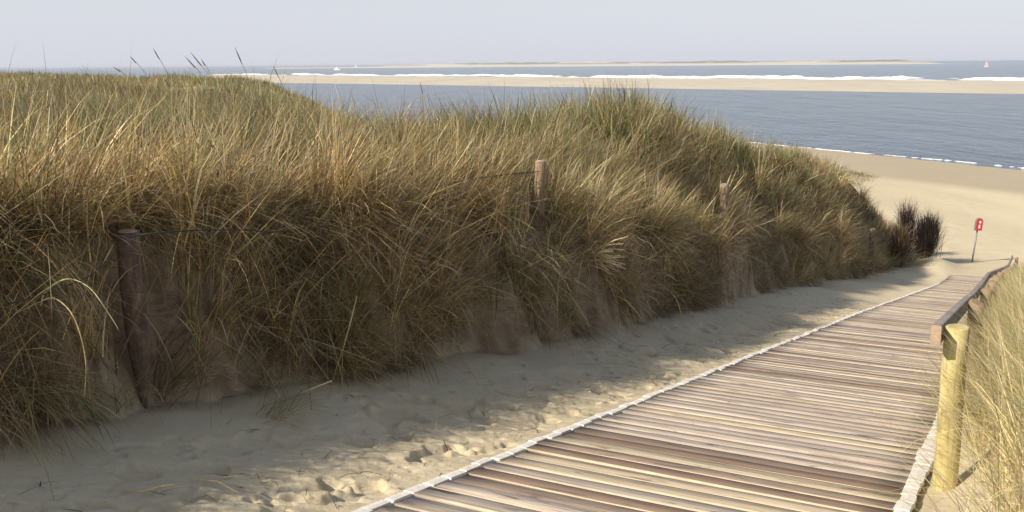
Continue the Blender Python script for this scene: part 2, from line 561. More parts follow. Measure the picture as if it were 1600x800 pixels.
def build_bank():
    nu, nv = 220, 24
    u = np.linspace(-.7, 1.9, nu)[:, None]
    v = np.linspace(0, 1, nv)[None, :]
    near = BK_N0[None, None] + (BK_N1 - BK_N0)[None, None] * u[..., None]
    far = BK_F0[None, None] + (BK_F1 - BK_F0)[None, None] * u[..., None]
    P = near * (1 - v[..., None]) + far * v[..., None]
    x, y = P[..., 0], P[..., 1]
    z = -10.25 - 1.6 * sm(.98, 1.16, u) + 1.15 * np.sin(np.pi * v) ** .6 * (1 + 0 * u) + .35 * (fbm(x * .02, y * .02, 100, 4) - .5)
    verts = np.stack([x, y, z], -1).reshape(-1, 3)
    idx = np.arange(nu * nv).reshape(nu, nv)
    q = np.stack([idx[:-1, :-1], idx[1:, :-1], idx[1:, 1:], idx[:-1, 1:]], -1).reshape(-1, 4)[:, ::-1]
    wet = np.broadcast_to(.60 + .25 * (1 - sm(.0, .10, v)) + .15 * sm(.72, .9, v), z.shape)
    cols = np.stack([0 * z, 0 * z, wet], -1).reshape(-1, 3)
    o = link("sandbank", np_mesh("sandbank", verts, q, None, True, cols), M['bank'])
    tag(o, kind='structure')
build_bank()

def foam_rows(name, p0, p1, rows, nu, label, u0=0., u1=1., shore=False):
    """rows: (offset along the seaward normal, width, height, seed, coverage)"""
    p0, p1 = np.array(p0), np.array(p1)
    d = (p1 - p0)
    L = np.hypot(*d)
    nrm = np.array([d[1], -d[0]]) / L
    if nrm[1] < 0: nrm = -nrm
    V, Q = [], []
    base = 0
    for off, w, h, seed, cov in rows:
        u = np.linspace(u0, u1, nu)
        nv = 7
        v = np.linspace(-1, 1, nv)
        uu = u * L
        meander = (fbm(uu / (w * 9), uu * 0 + seed, seed, 3) - .5) * w * 2.4
        wid = w * (.35 + 1.0 * fbm(uu / (w * 4), uu * 0 + 5, seed + 3, 3))
        amp = np.clip((fbm(uu / (w * 3.5), uu * 0 + 2, seed + 7, 5) - (1 - cov) * .75) * 3.2, 0, 1)
        X = p0[None, None] + d[None, None] * u[:, None, None] + nrm[None, None] * (off + meander[:, None] + v[None] * wid[:, None] * .5)[..., None]
        if shore:
            for _ in range(3):
                e = shore_b(X[..., 0], X[..., 1]) - (84.3 + off + meander[:, None] + v[None] * wid[:, None] * .5)
                X = X - np.array([.897, .443]) * (e * .8)[..., None]
        rough = fbm(X[..., 0] / w * 2.2, X[..., 1] / w * 2.2, seed + 20, 4)
        z = -10.0 - .12 + (amp[:, None] * (1 - v[None] ** 2) ** .7) * h * (.35 + 1.1 * rough)
        V.append(np.concatenate([X, z[..., None]], -1).reshape(-1, 3))
        idx = base + np.arange(nu * nv).reshape(nu, nv)
        Q.append(np.stack([idx[:-1, :-1], idx[1:, :-1], idx[1:, 1:], idx[:-1, 1:]], -1).reshape(-1, 4))
        base += nu * nv
    o = link(name, np_mesh(name, np.vstack(V), np.vstack(Q), None, True), M['foam'])
    tag(o, label, 'surf', kind='stuff')
    return o
foam_rows("breaking_surf", BK_F0, BK_F1,
          [(2, 8, .4, 1, .7), (16, 8, .8, 2, .42), (36, 9, 1.4, 3, .52), (62, 10, 1.7, 4, .42)],
          1500, "white breakers rolling in along the far side of the sandbank", -.6, 1.06)
foam_rows("shore_foam", (30.5, 129.1), (70., 49.),
          [(0.6, 1.2, .16, 11, .95), (-1.0, 1.0, .12, 12, .8)],
          1600, "thin white foam line where the sea meets the beach", -1.6, 1.2, True)

def build_island():
    nu, nv = 500, 10
    p0, p1 = at_z(400, 108.0, -10), at_z(1480, 101.2, -10)
    az0, az1 = math.atan2(p0.x, p0.y), math.atan2(p1.x, p1.y)
    u = np.linspace(0, 1, nu)[:, None]
    v = np.linspace(0, 1, nv)[None, :]
    az = az0 + (az1 - az0) * u
    r = 4300 + 500 * u + v * 700
    x, y = r * np.sin(az), r * np.cos(az)
    env = sm(0.10, .36, u) * (1 - sm(.93, 1.0, u)) * .85 + .15 * sm(0, .05, u) * (1 - sm(.97, 1.0, u))
    dn = fbm(x * .012, y * .012, 120, 4)
    z = -10.3 + env * (8 * sm(0, .3, v) + (15 * (.25 + 1.0 * dn)) * sm(.35, .8, v) * (1 - sm(.9, 1, v)))
    veg = sm(.42, .52, fbm(x * .006, y * .009, 121, 4)) * sm(.42, .55, v) * env
    verts = np.stack([x, y, z], -1).reshape(-1, 3)
    idx = np.arange(nu * nv).reshape(nu, nv)
    q = np.stack([idx[:-1, :-1], idx[1:, :-1], idx[1:, 1:], idx[:-1, 1:]], -1).reshape(-1, 4)
    cols = np.stack([veg * .8, 0 * z, 0 * z], -1).reshape(-1, 3)
    o = link("island", np_mesh("island", verts, q, None, True, cols), M['island'])
    tag(o, kind='structure')
build_island()

# ------------------------------------------------------------------ boardwalk
def boardwalk():
    root = empty("boardwalk", (*st_xy(5, 1.4), Z0 + SLOPE * 5))
    inv = -Vector(root.location)
    V, Q, C, G, MI = [], [], [], [], []
    rnd = random.Random(3)
    pitch = 0.168
    i0, i1 = int(-2 / pitch), int(41.2 / pitch)
    sandy = {31: .95, 30: .15, 47: .6}
    for i in range(i0, i1):
        s0 = i * pitch + rnd.uniform(-.004, .004)
        w = pitch - rnd.choice((.008, .010, .013, .018))
        s1 = s0 + w
        sb = float(path_bend(np.array((s0 + s1) / 2)))
        ta, tb = .405 + rnd.uniform(-.02, .02) + sb, 2.475 + rnd.uniform(-.02, .02) + sb
        top = 0.022 + rnd.uniform(-.004, .006)
        g = rnd.random()
        if g < .70: c = np.array((.43, .362, .295)) * rnd.uniform(.85, 1.15)
        elif g < .84: c = np.array((.29, .22, .165)) * rnd.uniform(.8, 1.1)
        elif g < .90: c = np.array((.225, .16, .115)) * rnd.uniform(.9, 1.2)
        else: c = np.array((.46, .38, .27)) * rnd.uniform(.9, 1.1)
        if i in (32, 29): c = np.array((.235, .165, .12))
        if i in (31,): c = np.array((.48, .405, .28))
        near = i < 34
        pale_edge = rnd.random() < (.55 if near else .36)
        ch = rnd.choice((.005, .007, .010, .014)) if near else rnd.choice((.003, .004, .006, .008))
        drop = rnd.uniform(.006, .012)
        twist = rnd.uniform(-.004, .004)
        nt = 9
        base = len(V)
        for k in range(nt):
            f = k / (nt - 1)
            t = ta + (tb - ta) * f
            tw = twist * (f - .5) * 2 + rnd.uniform(-.0015, .0015)
            prof = [(s0, -.03), (s0, top - drop), (s0 + ch, top), (s1 - .004, top), (s1, top - .006), (s1, -.03)]
            for ss, hh in prof:
                x, y = st_xy(ss, t)
                zz = float(path_z(np.array(ss))) + hh + tw
                V.append((x + inv.x, y + inv.y, zz + inv.z))
                C.append(c)
                G.append((t, ss - s0, i * 3.7))
        for k in range(nt - 1):
            a, b = base + k * 6, base + (k + 1) * 6
            for j in range(5):
                Q.append((a + j, b + j, b + j + 1, a + j + 1))
                MI.append(1 if (j == 1 and pale_edge) else 0)
        # ends
        for a in (base, base + (nt - 1) * 6):
            Q.append((a, a + 1, a + 2, a + 3)); MI.append(0)
            Q.append((a, a + 3, a + 4, a + 5)); MI.append(0)
    me = np_mesh("deck", np.array(V), np.array(Q), None, False, np.array(C), MI)
    ga = me.attributes.new("grain", 'FLOAT_VECTOR', 'POINT')
    ga.data.foreach_set("vector", np.array(G, np.float32).ravel())
    link("deck", me, [M['deck'], M['pale_edge']], root)
    # pale edging pads, one over the end of every board
    for side, tc, w0, sa, sb_ in (("left", 2.475, .06, -1.5, 36), ("right", .41, .10, -1.5, 38)):
        bm = bmesh.new()
        prev = None
        s, phase = sa, 0
        while s < sb_:
            be = float(path_bend(np.array(s)))
            zz = float(path_z(np.array(s)))
            if phase == 0:
                jit = 1.0 if side == 'left' else .35
                w = w0 * (1 + jit * rnd.uniform(-.15, .2)) * (1 if side == 'left' else .75 + .5 * float(noise(s * 1.7, 0.0, 3)))
                cc = tc + jit * rnd.uniform(-.014, .014)
                lift = rnd.uniform(-.003, .004)
            row = []
            for dt, hh in ((-.52, .010), (-.46, .031), (0, .034), (.46, .031), (.52, .010)):
                x, y = st_xy(s, cc + be + dt * w + rnd.uniform(-.004, .004))
                dip = (-.016 if side == 'left' else -.005) if phase == 3 else 0
                row.append(bm.verts.new(Vector((x, y, zz + hh + lift + dip)) + inv))
            if prev:
                for j in range(4):
                    bm.faces.new((prev[j], prev[j + 1], row[j + 1], row[j]))
            prev = row
            s += (.012, pitch - .032, .008, .012)[phase]
            phase = (phase + 1) % 4
        bm_obj("edge_strip", bm, M['edge'], root)
    # sand packed between the boards
    bm = bmesh.new()
    prev = None
    for k in range(0, 170):
        s = -2 + k * .25
        be = float(path_bend(np.array(s)))
        zz = float(path_z(np.array(s))) + .006
        a = bm.verts.new(Vector((*st_xy(s, .43 + be), zz)) + inv)
        b = bm.verts.new(Vector((*st_xy(s, 2.46 + be), zz)) + inv)
        if prev: bm.faces.new((prev[0], prev[1], b, a))
        prev = (a, b)
    bm_obj("gap_sand", bm, M['gapsand'], root)
    tag(root, "weathered grey plank boardwalk with pale edges sloping down to the beach", "boardwalk")
boardwalk()

# ------------------------------------------------------------------ handrail along the right edge
def post_mesh(h, r, sink=.35, n=20, seed=0, taper=.97, bevel=.008):
    bm = bmesh.new()
    rnd = random.Random(seed)
    zs = [-sink] + [h * k / 7 for k in range(7)] + [h - bevel, h]
    pts, rad = [], []
    for z in zs:
        pts.append((rnd.uniform(-.002, .002), rnd.uniform(-.002, .002), z))
        rad.append(r * (1 - (1 - taper) * max(0, z) / h))
    rad[-1] -= bevel
    tube(bm, pts, rad, n, True, .012, seed)
    return bm

def handrail():
    x, y = st_xy(5.773, .259)
    root = empty("handrail", (x, y, float(path_z(np.array(5.773)))))
    inv = -Vector(root.location)
    stations = [5.773, 8.6, 11.5, 14.4, 17.3, 20.2, 23.3, 26.4, 29.5, 32.6, 35.7, 38.8, 41.6]
    for i, s in enumerate(stations):
        be = float(path_bend(np.array(s)))
        t = .259 + be
        h = .945 - .14 * max(0, (s - 19) / 23)
        bm = post_mesh(h, .066 if i == 0 else .06, .6, 24 if i == 0 else 14, i)
        px, py = st_xy(s, t)
        bm_obj("post", bm, M['post'] if i == 0 else M['brownpost'], root,
               Vector((px, py, float(path_z(np.array(s))))) + inv)
    # the rail: two lengths of plank on edge, bending a little with the walk
    for sec in ([(5.60, .352, .955), (7.3, .356, .950), (9.1, .358, .948), (10.7, .352, .945), (13.5, .37, .945), (16.7, .40, .948), (19.2, .42, .950)],
                [(19.25, .42, .948), (24, .36, .925), (30, .29, .890), (36, .225, .855), (42.3, .16, .80)]):
        bm = bmesh.new()
        rows = []
        for s, t, h in sec:
            zz = float(path_z(np.array(s)))
            row = []
            for dt, dh in ((-.022, -.105), (.022, -.105), (.026, -.100), (.026, -.004), (.021, 0), (-.021, 0), (-.026, -.004), (-.026, -.100)):
                px, py = st_xy(s, t + dt)
                row.append(bm.verts.new(Vector((px, py, zz + h + dh)) + inv))
            rows.append(row)
        for a, b in zip(rows[:-1], rows[1:]):
            for k in range(8):
                f = bm.faces.new((a[k], a[(k + 1) % 8], b[(k + 1) % 8], b[k]))
        e0 = bm.faces.new(rows[0]); e0.material_index = 1
        e1 = bm.faces.new(rows[-1][::-1]); e1.material_index = 1
        bm_obj("rail", bm, [M['rail'], M['railend']], root)
    for s in stations[:5]:
        be = float(path_bend(np.array(s)))
        zz = float(path_z(np.array(s))) + .945 - .055
        bm = bmesh.new()
        a = Vector((*st_xy(s, .385 + be), zz)) + inv
        b = Vector((*st_xy(s, .392 + be), zz)) + inv
        tube(bm, [a, b], .011, 8)
        bm_obj("bolt", bm, M['grey'], root)
    tag(root, "wooden handrail with a yellowish round front post along the right of the boardwalk", "handrail")
handrail()

# ------------------------------------------------------------------ log posts along the dune
def log_post(s, t, ztop, zbase, r, m, label, seed, lean=(0, 0), pointed=False, cap=True):
    x, y = st_xy(s, t)
    root = empty("log_post", (x, y, zbase))
    h = ztop - zbase
    bm = bmesh.new()
    rnd = random.Random(seed)
    pts, rad = [], []
    nz = 12
    sink = .5
    for k in range(nz + 1):
        z = -sink + (h + sink) * k / nz
        pts.append((lean[0] * z / h + rnd.uniform(-.004, .004), lean[1] * z / h + rnd.uniform(-.004, .004), z))
        rr = r * (1 - .06 * max(z, 0) / h) * rnd.uniform(.97, 1.03)
        if pointed and z < .24: rr = r * max(.15, .42 + .56 * (z / .24))
        rad.append(rr)
    pts.append((pts[-1][0], pts[-1][1], h + .006)); rad.append(rad[-1] * .86)
    tube(bm, pts, rad, 18, True, .03, seed)
    bm_obj("trunk", bm, m, root)
    bm = bmesh.new()
    tube(bm, [(pts[-1][0], pts[-1][1], h + .002), (pts[-1][0], pts[-1][1], h + .014)], [rad[-1] * 1.0, rad[-1] * .9], 18, True, .05, seed)
    bm_obj("sawn_end", bm, M['logtop'], root)
    tag(root, label, "post", "log posts along the foot of the dune")
    return root
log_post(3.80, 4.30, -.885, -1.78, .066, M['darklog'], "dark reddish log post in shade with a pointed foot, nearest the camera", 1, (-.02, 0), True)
log_post(9.55, 4.62, -1.02, -2.0, .062, M['log'], "sunlit pale brown log post half buried in grass mid dune", 2, (.03, .03))
log_post(17.0, 4.62, -2.07, -3.2, .085, M['log'], "short log post with pale sawn top and wire notch before the boardwalk bend", 3, (0, 0))
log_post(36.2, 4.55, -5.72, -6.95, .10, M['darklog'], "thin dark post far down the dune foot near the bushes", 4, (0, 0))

def wire(name, pts, r, label, group="wires strung between the log posts"):
    o0 = Vector(pts[0])
    root_pts = []
    P = [Vector(p) for p in pts]
    for i in range(len(P) - 1):
        p0 = P[max(i - 1, 0)]; p1 = P[i]; p2 = P[i + 1]; p3 = P[min(i + 2, len(P) - 1)]
        for k in range(6):
            u = k / 6
            root_pts.append(.5 * ((2 * p1) + (p2 - p0) * u + (2 * p0 - 5 * p1 + 4 * p2 - p3) * u * u + (-p0 + 3 * p1 - 3 * p2 + p3) * u ** 3))
    root_pts.append(P[-1])
    bm = bmesh.new()
    tube(bm, [p - o0 for p in root_pts], r, 6)
    o = bm_obj(name, bm, M['wire'], None, o0)
    tag(o, label, "wire", group)
    return o
wire("fence_wire", [at(200, 371, 5.15), at(235, 365, 5.1), at(300, 360, 5.25), at(380, 359, 5.6), at(435, 362, 6.1), at(520, 352, 7.2)], .004,
     "black wire running right from the top of the dark shaded log post")
wire("fence_wire", [at(-60, 492, 4.3), at(40, 468, 4.45), at(90, 452, 4.6), at(150, 424, 4.85), at(172, 380, 5.1)], .0032,
     "black wire sagging left through the grass from the dark shaded log post")
wire("fence_wire", [at(660, 300, 8.6), at(720, 283, 8.9), at(790, 273, 9.4), at(843, 268, 10.1)], .0045,
     "black wire reaching left from the sunlit log post into the grass")

# ------------------------------------------------------------------ grass
GREEN = np.array((.075, .115, .035)); GREEN2 = np.array((.14, .185, .065))
OLIVE = np.array((.215, .205, .085)); STRAW = np.array((.46, .36, .18)); GOLD = np.array((.37, .265, .10))
BROWN = np.array((.25, .16, .08)); GREY = np.array((.34, .275, .19)); DARK = np.array((.09, .06, .035))

def blades(x, y, z, L, W, az, th0, th1, col, tip, nseg=4, curl=1.0, rng=RNG):
    n = len(x)
    side_az = az + np.pi / 2 + rng.uniform(-.9, .9, n)
    sx, sy = np.sin(side_az), np.cos(side_az)
    P = np.stack([x, y, z], 1)
    V = np.zeros((n, nseg * 2 + 1, 3), np.float32)
    C = np.zeros((n, nseg * 2 + 1, 3), np.float32)
    step = L / nseg
    side = rng.normal(0, .12, n)
    for k in range(nseg + 1):
        u = k / nseg
        w = W * (.75 + .5 * u) * (1 - u) ** .55 * .5 if k else W * .35
        cc = col * (1 - u ** 1.5) + tip * u ** 1.5
        if k < nseg:
            V[:, 2 * k] = P - np.stack([sx * w, sy * w, 0 * w], 1)
            V[:, 2 * k + 1] = P + np.stack([sx * w, sy * w, 0 * w], 1)
            C[:, 2 * k] = cc; C[:, 2 * k + 1] = cc
            um = (k + .5) / nseg
            th = th0 + (th1 - th0) * um ** curl
            a = az + side * um
            P = P + np.stack([np.sin(th) * np.sin(a), np.sin(th) * np.cos(a), np.cos(th)], 1) * step[:, None]
        else:
            V[:, 2 * k] = P
            C[:, 2 * k] = cc
    nv = nseg * 2 + 1
    b = (np.arange(n) * nv)[:, None]
    q = np.concatenate([b + np.array([2 * k, 2 * k + 1, 2 * k + 3, 2 * k + 2]) for k in range(nseg - 1)], 0)
    t = b + np.array([2 * nseg - 2, 2 * nseg - 1, 2 * nseg])
    return V.reshape(-1, 3), q.reshape(-1, 4), t.reshape(-1, 3), C.reshape(-1, 3)

class Grass:
    def __init__(self): self.v, self.q, self.t, self.c, self.k, self.n = [], [], [], [], [], 0
    def add(self, V, q, t, C):
        self.v.append(V); self.q.append(q + self.n); self.t.append(t + self.n); self.c.append(C); self.k.append(len(V) // len(t)); self.n += len(V)
    def clear(self, posts, nv):
        """drop blades that would hang in front of a post (s, t, z low, z high, radius)"""
        for i in range(len(self.v)):
            V = self.v[i]
            k = nv[i]
            B = V.reshape(-1, k, 3)
            bad = np.zeros(len(B), bool)
            for s, t, z0, z1, rad in posts:
                px, py = st_xy(s, t)
                d = math.hypot(px, py)
                ux, uy = px / d, py / d
                along = B[..., 0] * ux + B[..., 1] * uy
                lat = np.abs(B[..., 0] * uy - B[..., 1] * ux)
                hit = (along < d + .15) & (along > d - 1.6) & (lat < rad * along / d) & (B[..., 2] > z0) & (B[..., 2] < z1)
                bad |= hit.any(1)
            bad &= RNG.random(len(B)) > .03
            B = B.copy()
            B[bad] = B[bad][:, :1]      # collapsed, removed below
            self.v[i] = B.reshape(-1, 3)
            bq = np.repeat(bad, k)
            off = sum(len(w) for w in self.v[:i])
            self.q[i] = self.q[i][~bq[self.q[i][:, 0] - off]]
            self.t[i] = self.t[i][~bq[self.t[i][:, 0] - off]]
    def build(self, name, parent=None, loc=None):
        v = np.vstack(self.v)
        if loc is not None: v = v - np.array(loc, np.float32)
        me = np_mesh(name, v, np.vstack(self.q), np.vstack(self.t), True, np.vstack(self.c))
        return link(name, me, M['grass'], parent, loc)

PAL = np.stack([GREEN, GREEN2, OLIVE, STRAW, GOLD, BROWN, GREY])

def pick_cols(weights, n, rng=RNG):
    """weights: (n,7)"""
    cw = np.cumsum(weights / weights.sum(1, keepdims=True), 1)
    i = (rng.random(n)[:, None] > cw).sum(1).clip(0, 6)
    c = PAL[i] * np.clip(np.exp(rng.normal(.14, .40, n)), .35, 2.2)[:, None]
    tipi = np.where(i < 3, np.where(rng.random(n) < .45, 3, i), i)
    tip = PAL[tipi] * rng.uniform(.85, 1.2, n)[:, None]
    return c, tip

def field(G, s_rng, t_rng, dens, per, region=None, near_r=0, far_r=1e9, xy=False, lmul=1.0, rng=RNG):
    """tussocks of standing or lodged marram; dens(r) = blades per m2"""
    (sa, sb), (ta, tb) = s_rng, t_rng
    area = (sb - sa) * (tb - ta)
    # candidate tussocks at the greatest density, thinned by distance
    s_ = rng.uniform(sa, sb, 4000); t_ = rng.uniform(ta, tb, 4000)
    if xy: x_, y_ = s_, t_
    else: x_, y_ = st_xy(s_, t_)
    dmax = dens(np.maximum(near_r, np.hypot(x_, y_))).max() / per
    nc = int(area * dmax)
    s = rng.uniform(sa, sb, nc); t = rng.uniform(ta, tb, nc)
    if xy: x, y = s, t; s, t = xy_st(x, y)
    else: x, y = st_xy(s, t)
    r = np.hypot(x, y)
    keep = (rng.random(nc) < dens(np.maximum(r, near_r)) / per / dmax) & (r > near_r) & (r < far_r)
    if region is not None: keep &= region(s, t, x, y)
    s, t, x, y, r = s[keep], t[keep], x[keep], y[keep], r[keep]
    return s, t, x, y, r

def tussocks(G, s, t, x, y, r, per, lmul=1.0, brinky=True, spread=.078, rng=RNG, right=False, zoff=-.02):
    nc = len(s)
    tf = foot_t(s)
    drop = (1 - sm(tf + .7, tf + 1.7, t)) if brinky else np.zeros(nc)
    green = fbm(x * .45, y * .45, 200, 3)
    green = np.clip((green - .5) * 3.4 + .38 + .55 * sm(5.0, 3.4, s) * sm(7.5, 5.5, t) + .5 * np.exp(-((s - 7.0) / 1.1) ** 2 - ((t - 6.6) / 1.2) ** 2) + rng.normal(0, .25, nc), 0, 1)
    gold = np.clip((fbm(x * .33, y * .33, 210, 2) - .5) * 3 + .35 + .4 * sm(9, 14, s), 0, 1)
    lodge = (rng.random(nc) < .16) & (drop < .5)
    caz = rng.uniform(0, 2 * np.pi, nc)
    wind = np.radians(-95)
    ctilt = rng.uniform(.0, .6, nc)
    spiky = rng.random(nc) < .35
    patch = fbm(x * .7, y * .7, 260, 3)
    lodge = lodge | ((patch > .60) & (rng.random(nc) < .8) & (drop < .8))
    caz = np.where(patch > .60, 6.3 * fbm(x * .35, y * .35, 261, 2), caz)
    size = rng.uniform(.5, 1.4, nc) * (.75 + .5 * fbm(x * .8, y * .8, 262, 2))
    cbri = rng.uniform(.62, 1.3, nc) * (.75 + .5 * fbm(x * .6, y * .6, 263, 3))
    # expand to blades
    m = np.maximum(3, (per * rng.uniform(.6, 1.4, nc)).astype(int))
    ci = np.repeat(np.arange(nc), m)
    n = len(ci)
    sp = spread * size[ci] * (1 + r[ci] * .012)
    bx = x[ci] + rng.normal(0, 1, n) * sp
    by = y[ci] + rng.normal(0, 1, n) * sp
    ok = np.ones(n, bool)
    bs, bt = xy_st(bx, by)
    if not right: ok &= bt > foot_t(bs) + .12
    else: ok &= (bt - path_bend(bs)) < .12
    ci, bx, by, bs, bt = ci[ok], bx[ok], by[ok], bs[ok], bt[ok]
    n = len(ci)
    bz = terrain(bx, by) + zoff
    rr = r[ci]
    L = rng.uniform(.30, .74, n) * size[ci] * lmul * (1 + .12 * sm(10, 16, s[ci]) * (1 - sm(20, 30, s[ci])))
    W = (.0032 + .00025 * rr) * np.where(rng.random(n) < .28, rng.uniform(1.5, 2.6, n), rng.uniform(.6, 1.2, n))
    L = L * (1 - .5 * sm(13, 32, rr) * sm(8.5, 11, bt))
    d = drop[ci]
    u = rng.random(n)
    hang = u < d * np.clip((fbm(x * .9, y * .9, 231, 3) - .40) * 2.6, .04, .6)[ci]
    # standing blades
    base_az = np.where(rng.random(n) < .42, caz[ci], rng.uniform(0, 2 * np.pi, n))
    wk = (1.3 - .8 * sm(9, 14, s))[ci]
    wx = np.sin(base_az) + wk * np.sin(wind); wy = np.cos(base_az) + wk * np.cos(wind)
    az = np.arctan2(wx, wy)
    th0 = np.abs(rng.normal(0, .2, n)) + ctilt[ci] * .9 + (.22 * (1 - sm(9, 14, s)))[ci]
    th1 = th0 + np.abs(rng.normal(.4, .5, n))
    # lodged tussocks lie over in one direction
    lo = lodge[ci]
    az = np.where(lo, caz[ci] + rng.normal(0, .35, n), az)
    th0 = np.where(lo, rng.uniform(.7, 1.2, n), th0)
    th1 = np.where(lo, rng.uniform(1.2, 1.75, n), th1)
    # blades hanging over the face, towards the walk
    haz = np.arctan2(-N2[0], -N2[1]) + rng.normal(0, .75, n) + rng.normal(0, 1.0, nc)[ci]
    az = np.where(hang, haz, az)
    th0 = np.where(hang, rng.uniform(.2, 1.5, n), th0)
    th1 = np.where(hang, rng.uniform(1.6, 2.9, n), th1)
    L = np.where(hang, L * rng.uniform(.6, 1.35, n), L)
    g = green[ci]; go = gold[ci]
    dry = np.maximum(d * .85, np.where(lo, .8, 0))
    w = np.stack([g * (1 - dry) * 1.5, g * (1 - dry) * 1.6, .95 * (1 - dry * .7), .25 + .40 * go + dry * .5, go * .55 * (1 - dry) + .08, .22 + dry * 1.1, .32 + dry * .7], 1)
    dom = (rng.random(nc)[:, None] > np.cumsum(np.array([.2, .2, .22, .16, .08, .07, .07]))[None]).sum(1).clip(0, 6)
    w = w * np.where(np.arange(7)[None] == dom[ci][:, None], 3.5, 1.0)
    c, tip = pick_cols(w, n, rng)
    c = c * cbri[ci][:, None]; tip = tip * cbri[ci][:, None]
    G.add(*blades(bx, by, bz, L, W, az, th0, th1, c, tip, 4, 1.0, rng))
    return n

def build_left_grass():
    G = Grass()
    tot = 0
    per = 22
    inframe = lambda s, t, x, y: (t > foot_t(s) + .25) & (np.abs(x) < y * .62 + 1.6) & (s < 48.5) & (y > -1)
    # near slope and crest
    dens = lambda r: np.clip(2900 * (5.5 / np.maximum(r, 5.5)) ** 1.15, 190, 2900)
    a = field(G, (0, 50), (4.3, 11), dens, per, inframe)
    tot += tussocks(G, *a, per)
    # plateau behind it, out to the far dunes
    reg = lambda s, t, x, y: (t >= 11) & (np.abs(x) < y * .58 + 1) & (y < 95)
    dens2 = lambda r: np.clip(1500 * (9 / np.maximum(r, 9)) ** 1.45, 45, 1500)
    a = field(G, (-62, 30), (4, 95), dens2, 14, reg, xy=True)
    tot += tussocks(G, *a, 14, brinky=False, spread=.16)
    # outside the picture, for the shade it throws
    reg = lambda s, t, x, y: (t > foot_t(s) + .25) & ~(inframe(s, t, x, y))
    a = field(G, (-4, 6), (4.4, 10), lambda r: 250 + 0 * r, 14, reg)
    tot += tussocks(G, *a, 14)
    # fine dead roots and straw trailing down the bare face
    n = 30000
    s = RNG.uniform(-.5, 42, n) ** 1.0
    s = np.where(RNG.random(n) < .55, RNG.uniform(0, 16, n), s)
    tf = foot_t(s)
    t = tf + RNG.uniform(-.02, .75, n) ** 1.0
    x, y = st_xy(s, t)
    r = np.hypot(x, y)
    thin = fbm(s * .8, t * 0, 240, 3)
    k = (RNG.random(n) < np.clip((thin - .35) * 3.2, .06, 1)) & (r > 2.0)
    s, t, x, y, r = s[k], t[k], x[k], y[k], r[k]
    n = len(s)
    z = terrain(x, y) + RNG.uniform(0, .05, n)
    az = np.arctan2(-N2[0], -N2[1]) + RNG.normal(0, .6, n)
    w = np.tile(np.array([.04, .04, .10, .22, .06, 1.2, .4]), (n, 1))
    c, tip = pick_cols(w, n)
    c = c * np.array([1.0, .86, .78]); tip = tip * np.array([1.0, .9, .84])
    G.add(*blades(x, y, z, RNG.uniform(.18, .6, n), (.0022 + .00022 * r) * RNG.uniform(.6, 1.4, n), az + RNG.normal(0, .5, n), RNG.uniform(.7, 2.2, n), RNG.uniform(2.0, 3.1, n), c * .9, tip * .9))
    # single bleached stalks lying every which way over the edge
    n = 7600
    s = np.concatenate([RNG.uniform(.5, 12, 4400), RNG.uniform(12, 44, 3200)])
    t = foot_t(s) + np.where(RNG.random(n) < .62, RNG.uniform(-.05, 1.3, n), RNG.uniform(1.0, 4.5, n))
    x, y = st_xy(s, t); r = np.hypot(x, y)
    z = terrain(x, y) + RNG.uniform(.05, .30, n)
    az = np.arctan2(-N2[0], -N2[1]) + RNG.normal(0, 1.2, n)
    th = np.where(t > foot_t(s) + 1.2, RNG.uniform(.1, 1.4, n), RNG.uniform(.3, 2.6, n))
    c, tip = pick_cols(np.tile(np.array([.02, .15, .3, 1.6, .6, .4, .8]), (n, 1)), n)
    G.add(*blades(x, y, z, RNG.uniform(.2, .65, n), (.0040 + .00026 * r) * RNG.uniform(.6, 1.5, n), az, th, th + RNG.normal(.3, .4, n), c * 1.15, tip * 1.15))
    # long straw curtains over the edge
    nt = 255
    s = np.concatenate([RNG.uniform(.3, 6.4, 90), RNG.uniform(6.4, 10.5, 25), RNG.uniform(10.5, 40, 140)])
    t = foot_t(s) + RNG.uniform(-.05, .8, nt)
    x, y = st_xy(s, t); r = np.hypot(x, y)
    ci = np.repeat(np.arange(nt), (np.where(s < 7, 62, 50) * RNG.uniform(.2, 1.5, nt)).astype(int) + 4); n = len(ci)
    bx = x[ci] + RNG.normal(0, .05, n); by = y[ci] + RNG.normal(0, .07, n)
    bz = terrain(bx, by) + .04
    az = np.arctan2(-N2[0], -N2[1]) + RNG.normal(0, .95, nt)[ci] + RNG.normal(0, .45, n)
    w = np.tile(np.array([.05, .10, .2, .8, .2, 1.0, .5]), (n, 1))
    c, tip = pick_cols(w, n)
    bri = RNG.uniform(.5, 1.4, nt)[ci][:, None]
    G.add(*blades(bx, by, bz, RNG.uniform(.3, 1.0, n) * RNG.uniform(.6, 1.2, nt)[ci], (.0036 + .00024 * r[ci]) * RNG.uniform(.5, 1.7, n), az,
                  RNG.uniform(.5, 1.3, nt)[ci] + RNG.normal(0, .25, n), RNG.uniform(1.7, 2.9, nt)[ci] + RNG.normal(0, .25, n), c * bri, tip * bri, 5))
    # separate stiff tussocks all over the edge and the face, each fanning out from its own crown
    nt = 2050
    s = np.concatenate([RNG.uniform(.5, 7, 640), RNG.uniform(7, 15, 580), RNG.uniform(15, 47, 830)])
    tf = foot_t(s)
    q_ = RNG.random(nt)
    t = tf + np.where(q_ < .55, RNG.uniform(.0, .75, nt), RNG.uniform(.6, 1.7, nt))
    bare = fbm(s * .55, s * 0 + 4, 245, 2)
    keep = (t > tf + .55) | (bare > .40) | ((s < 6.2) & (RNG.random(nt) < .95))
    s, t, tf = s[keep], t[keep], tf[keep]
    nt = len(s)
    x, y = st_xy(s, t); r = np.hypot(x, y)
    m = (np.where(s < 14, 48, 40) * RNG.uniform(.4, 1.5, nt)).astype(int) + 5
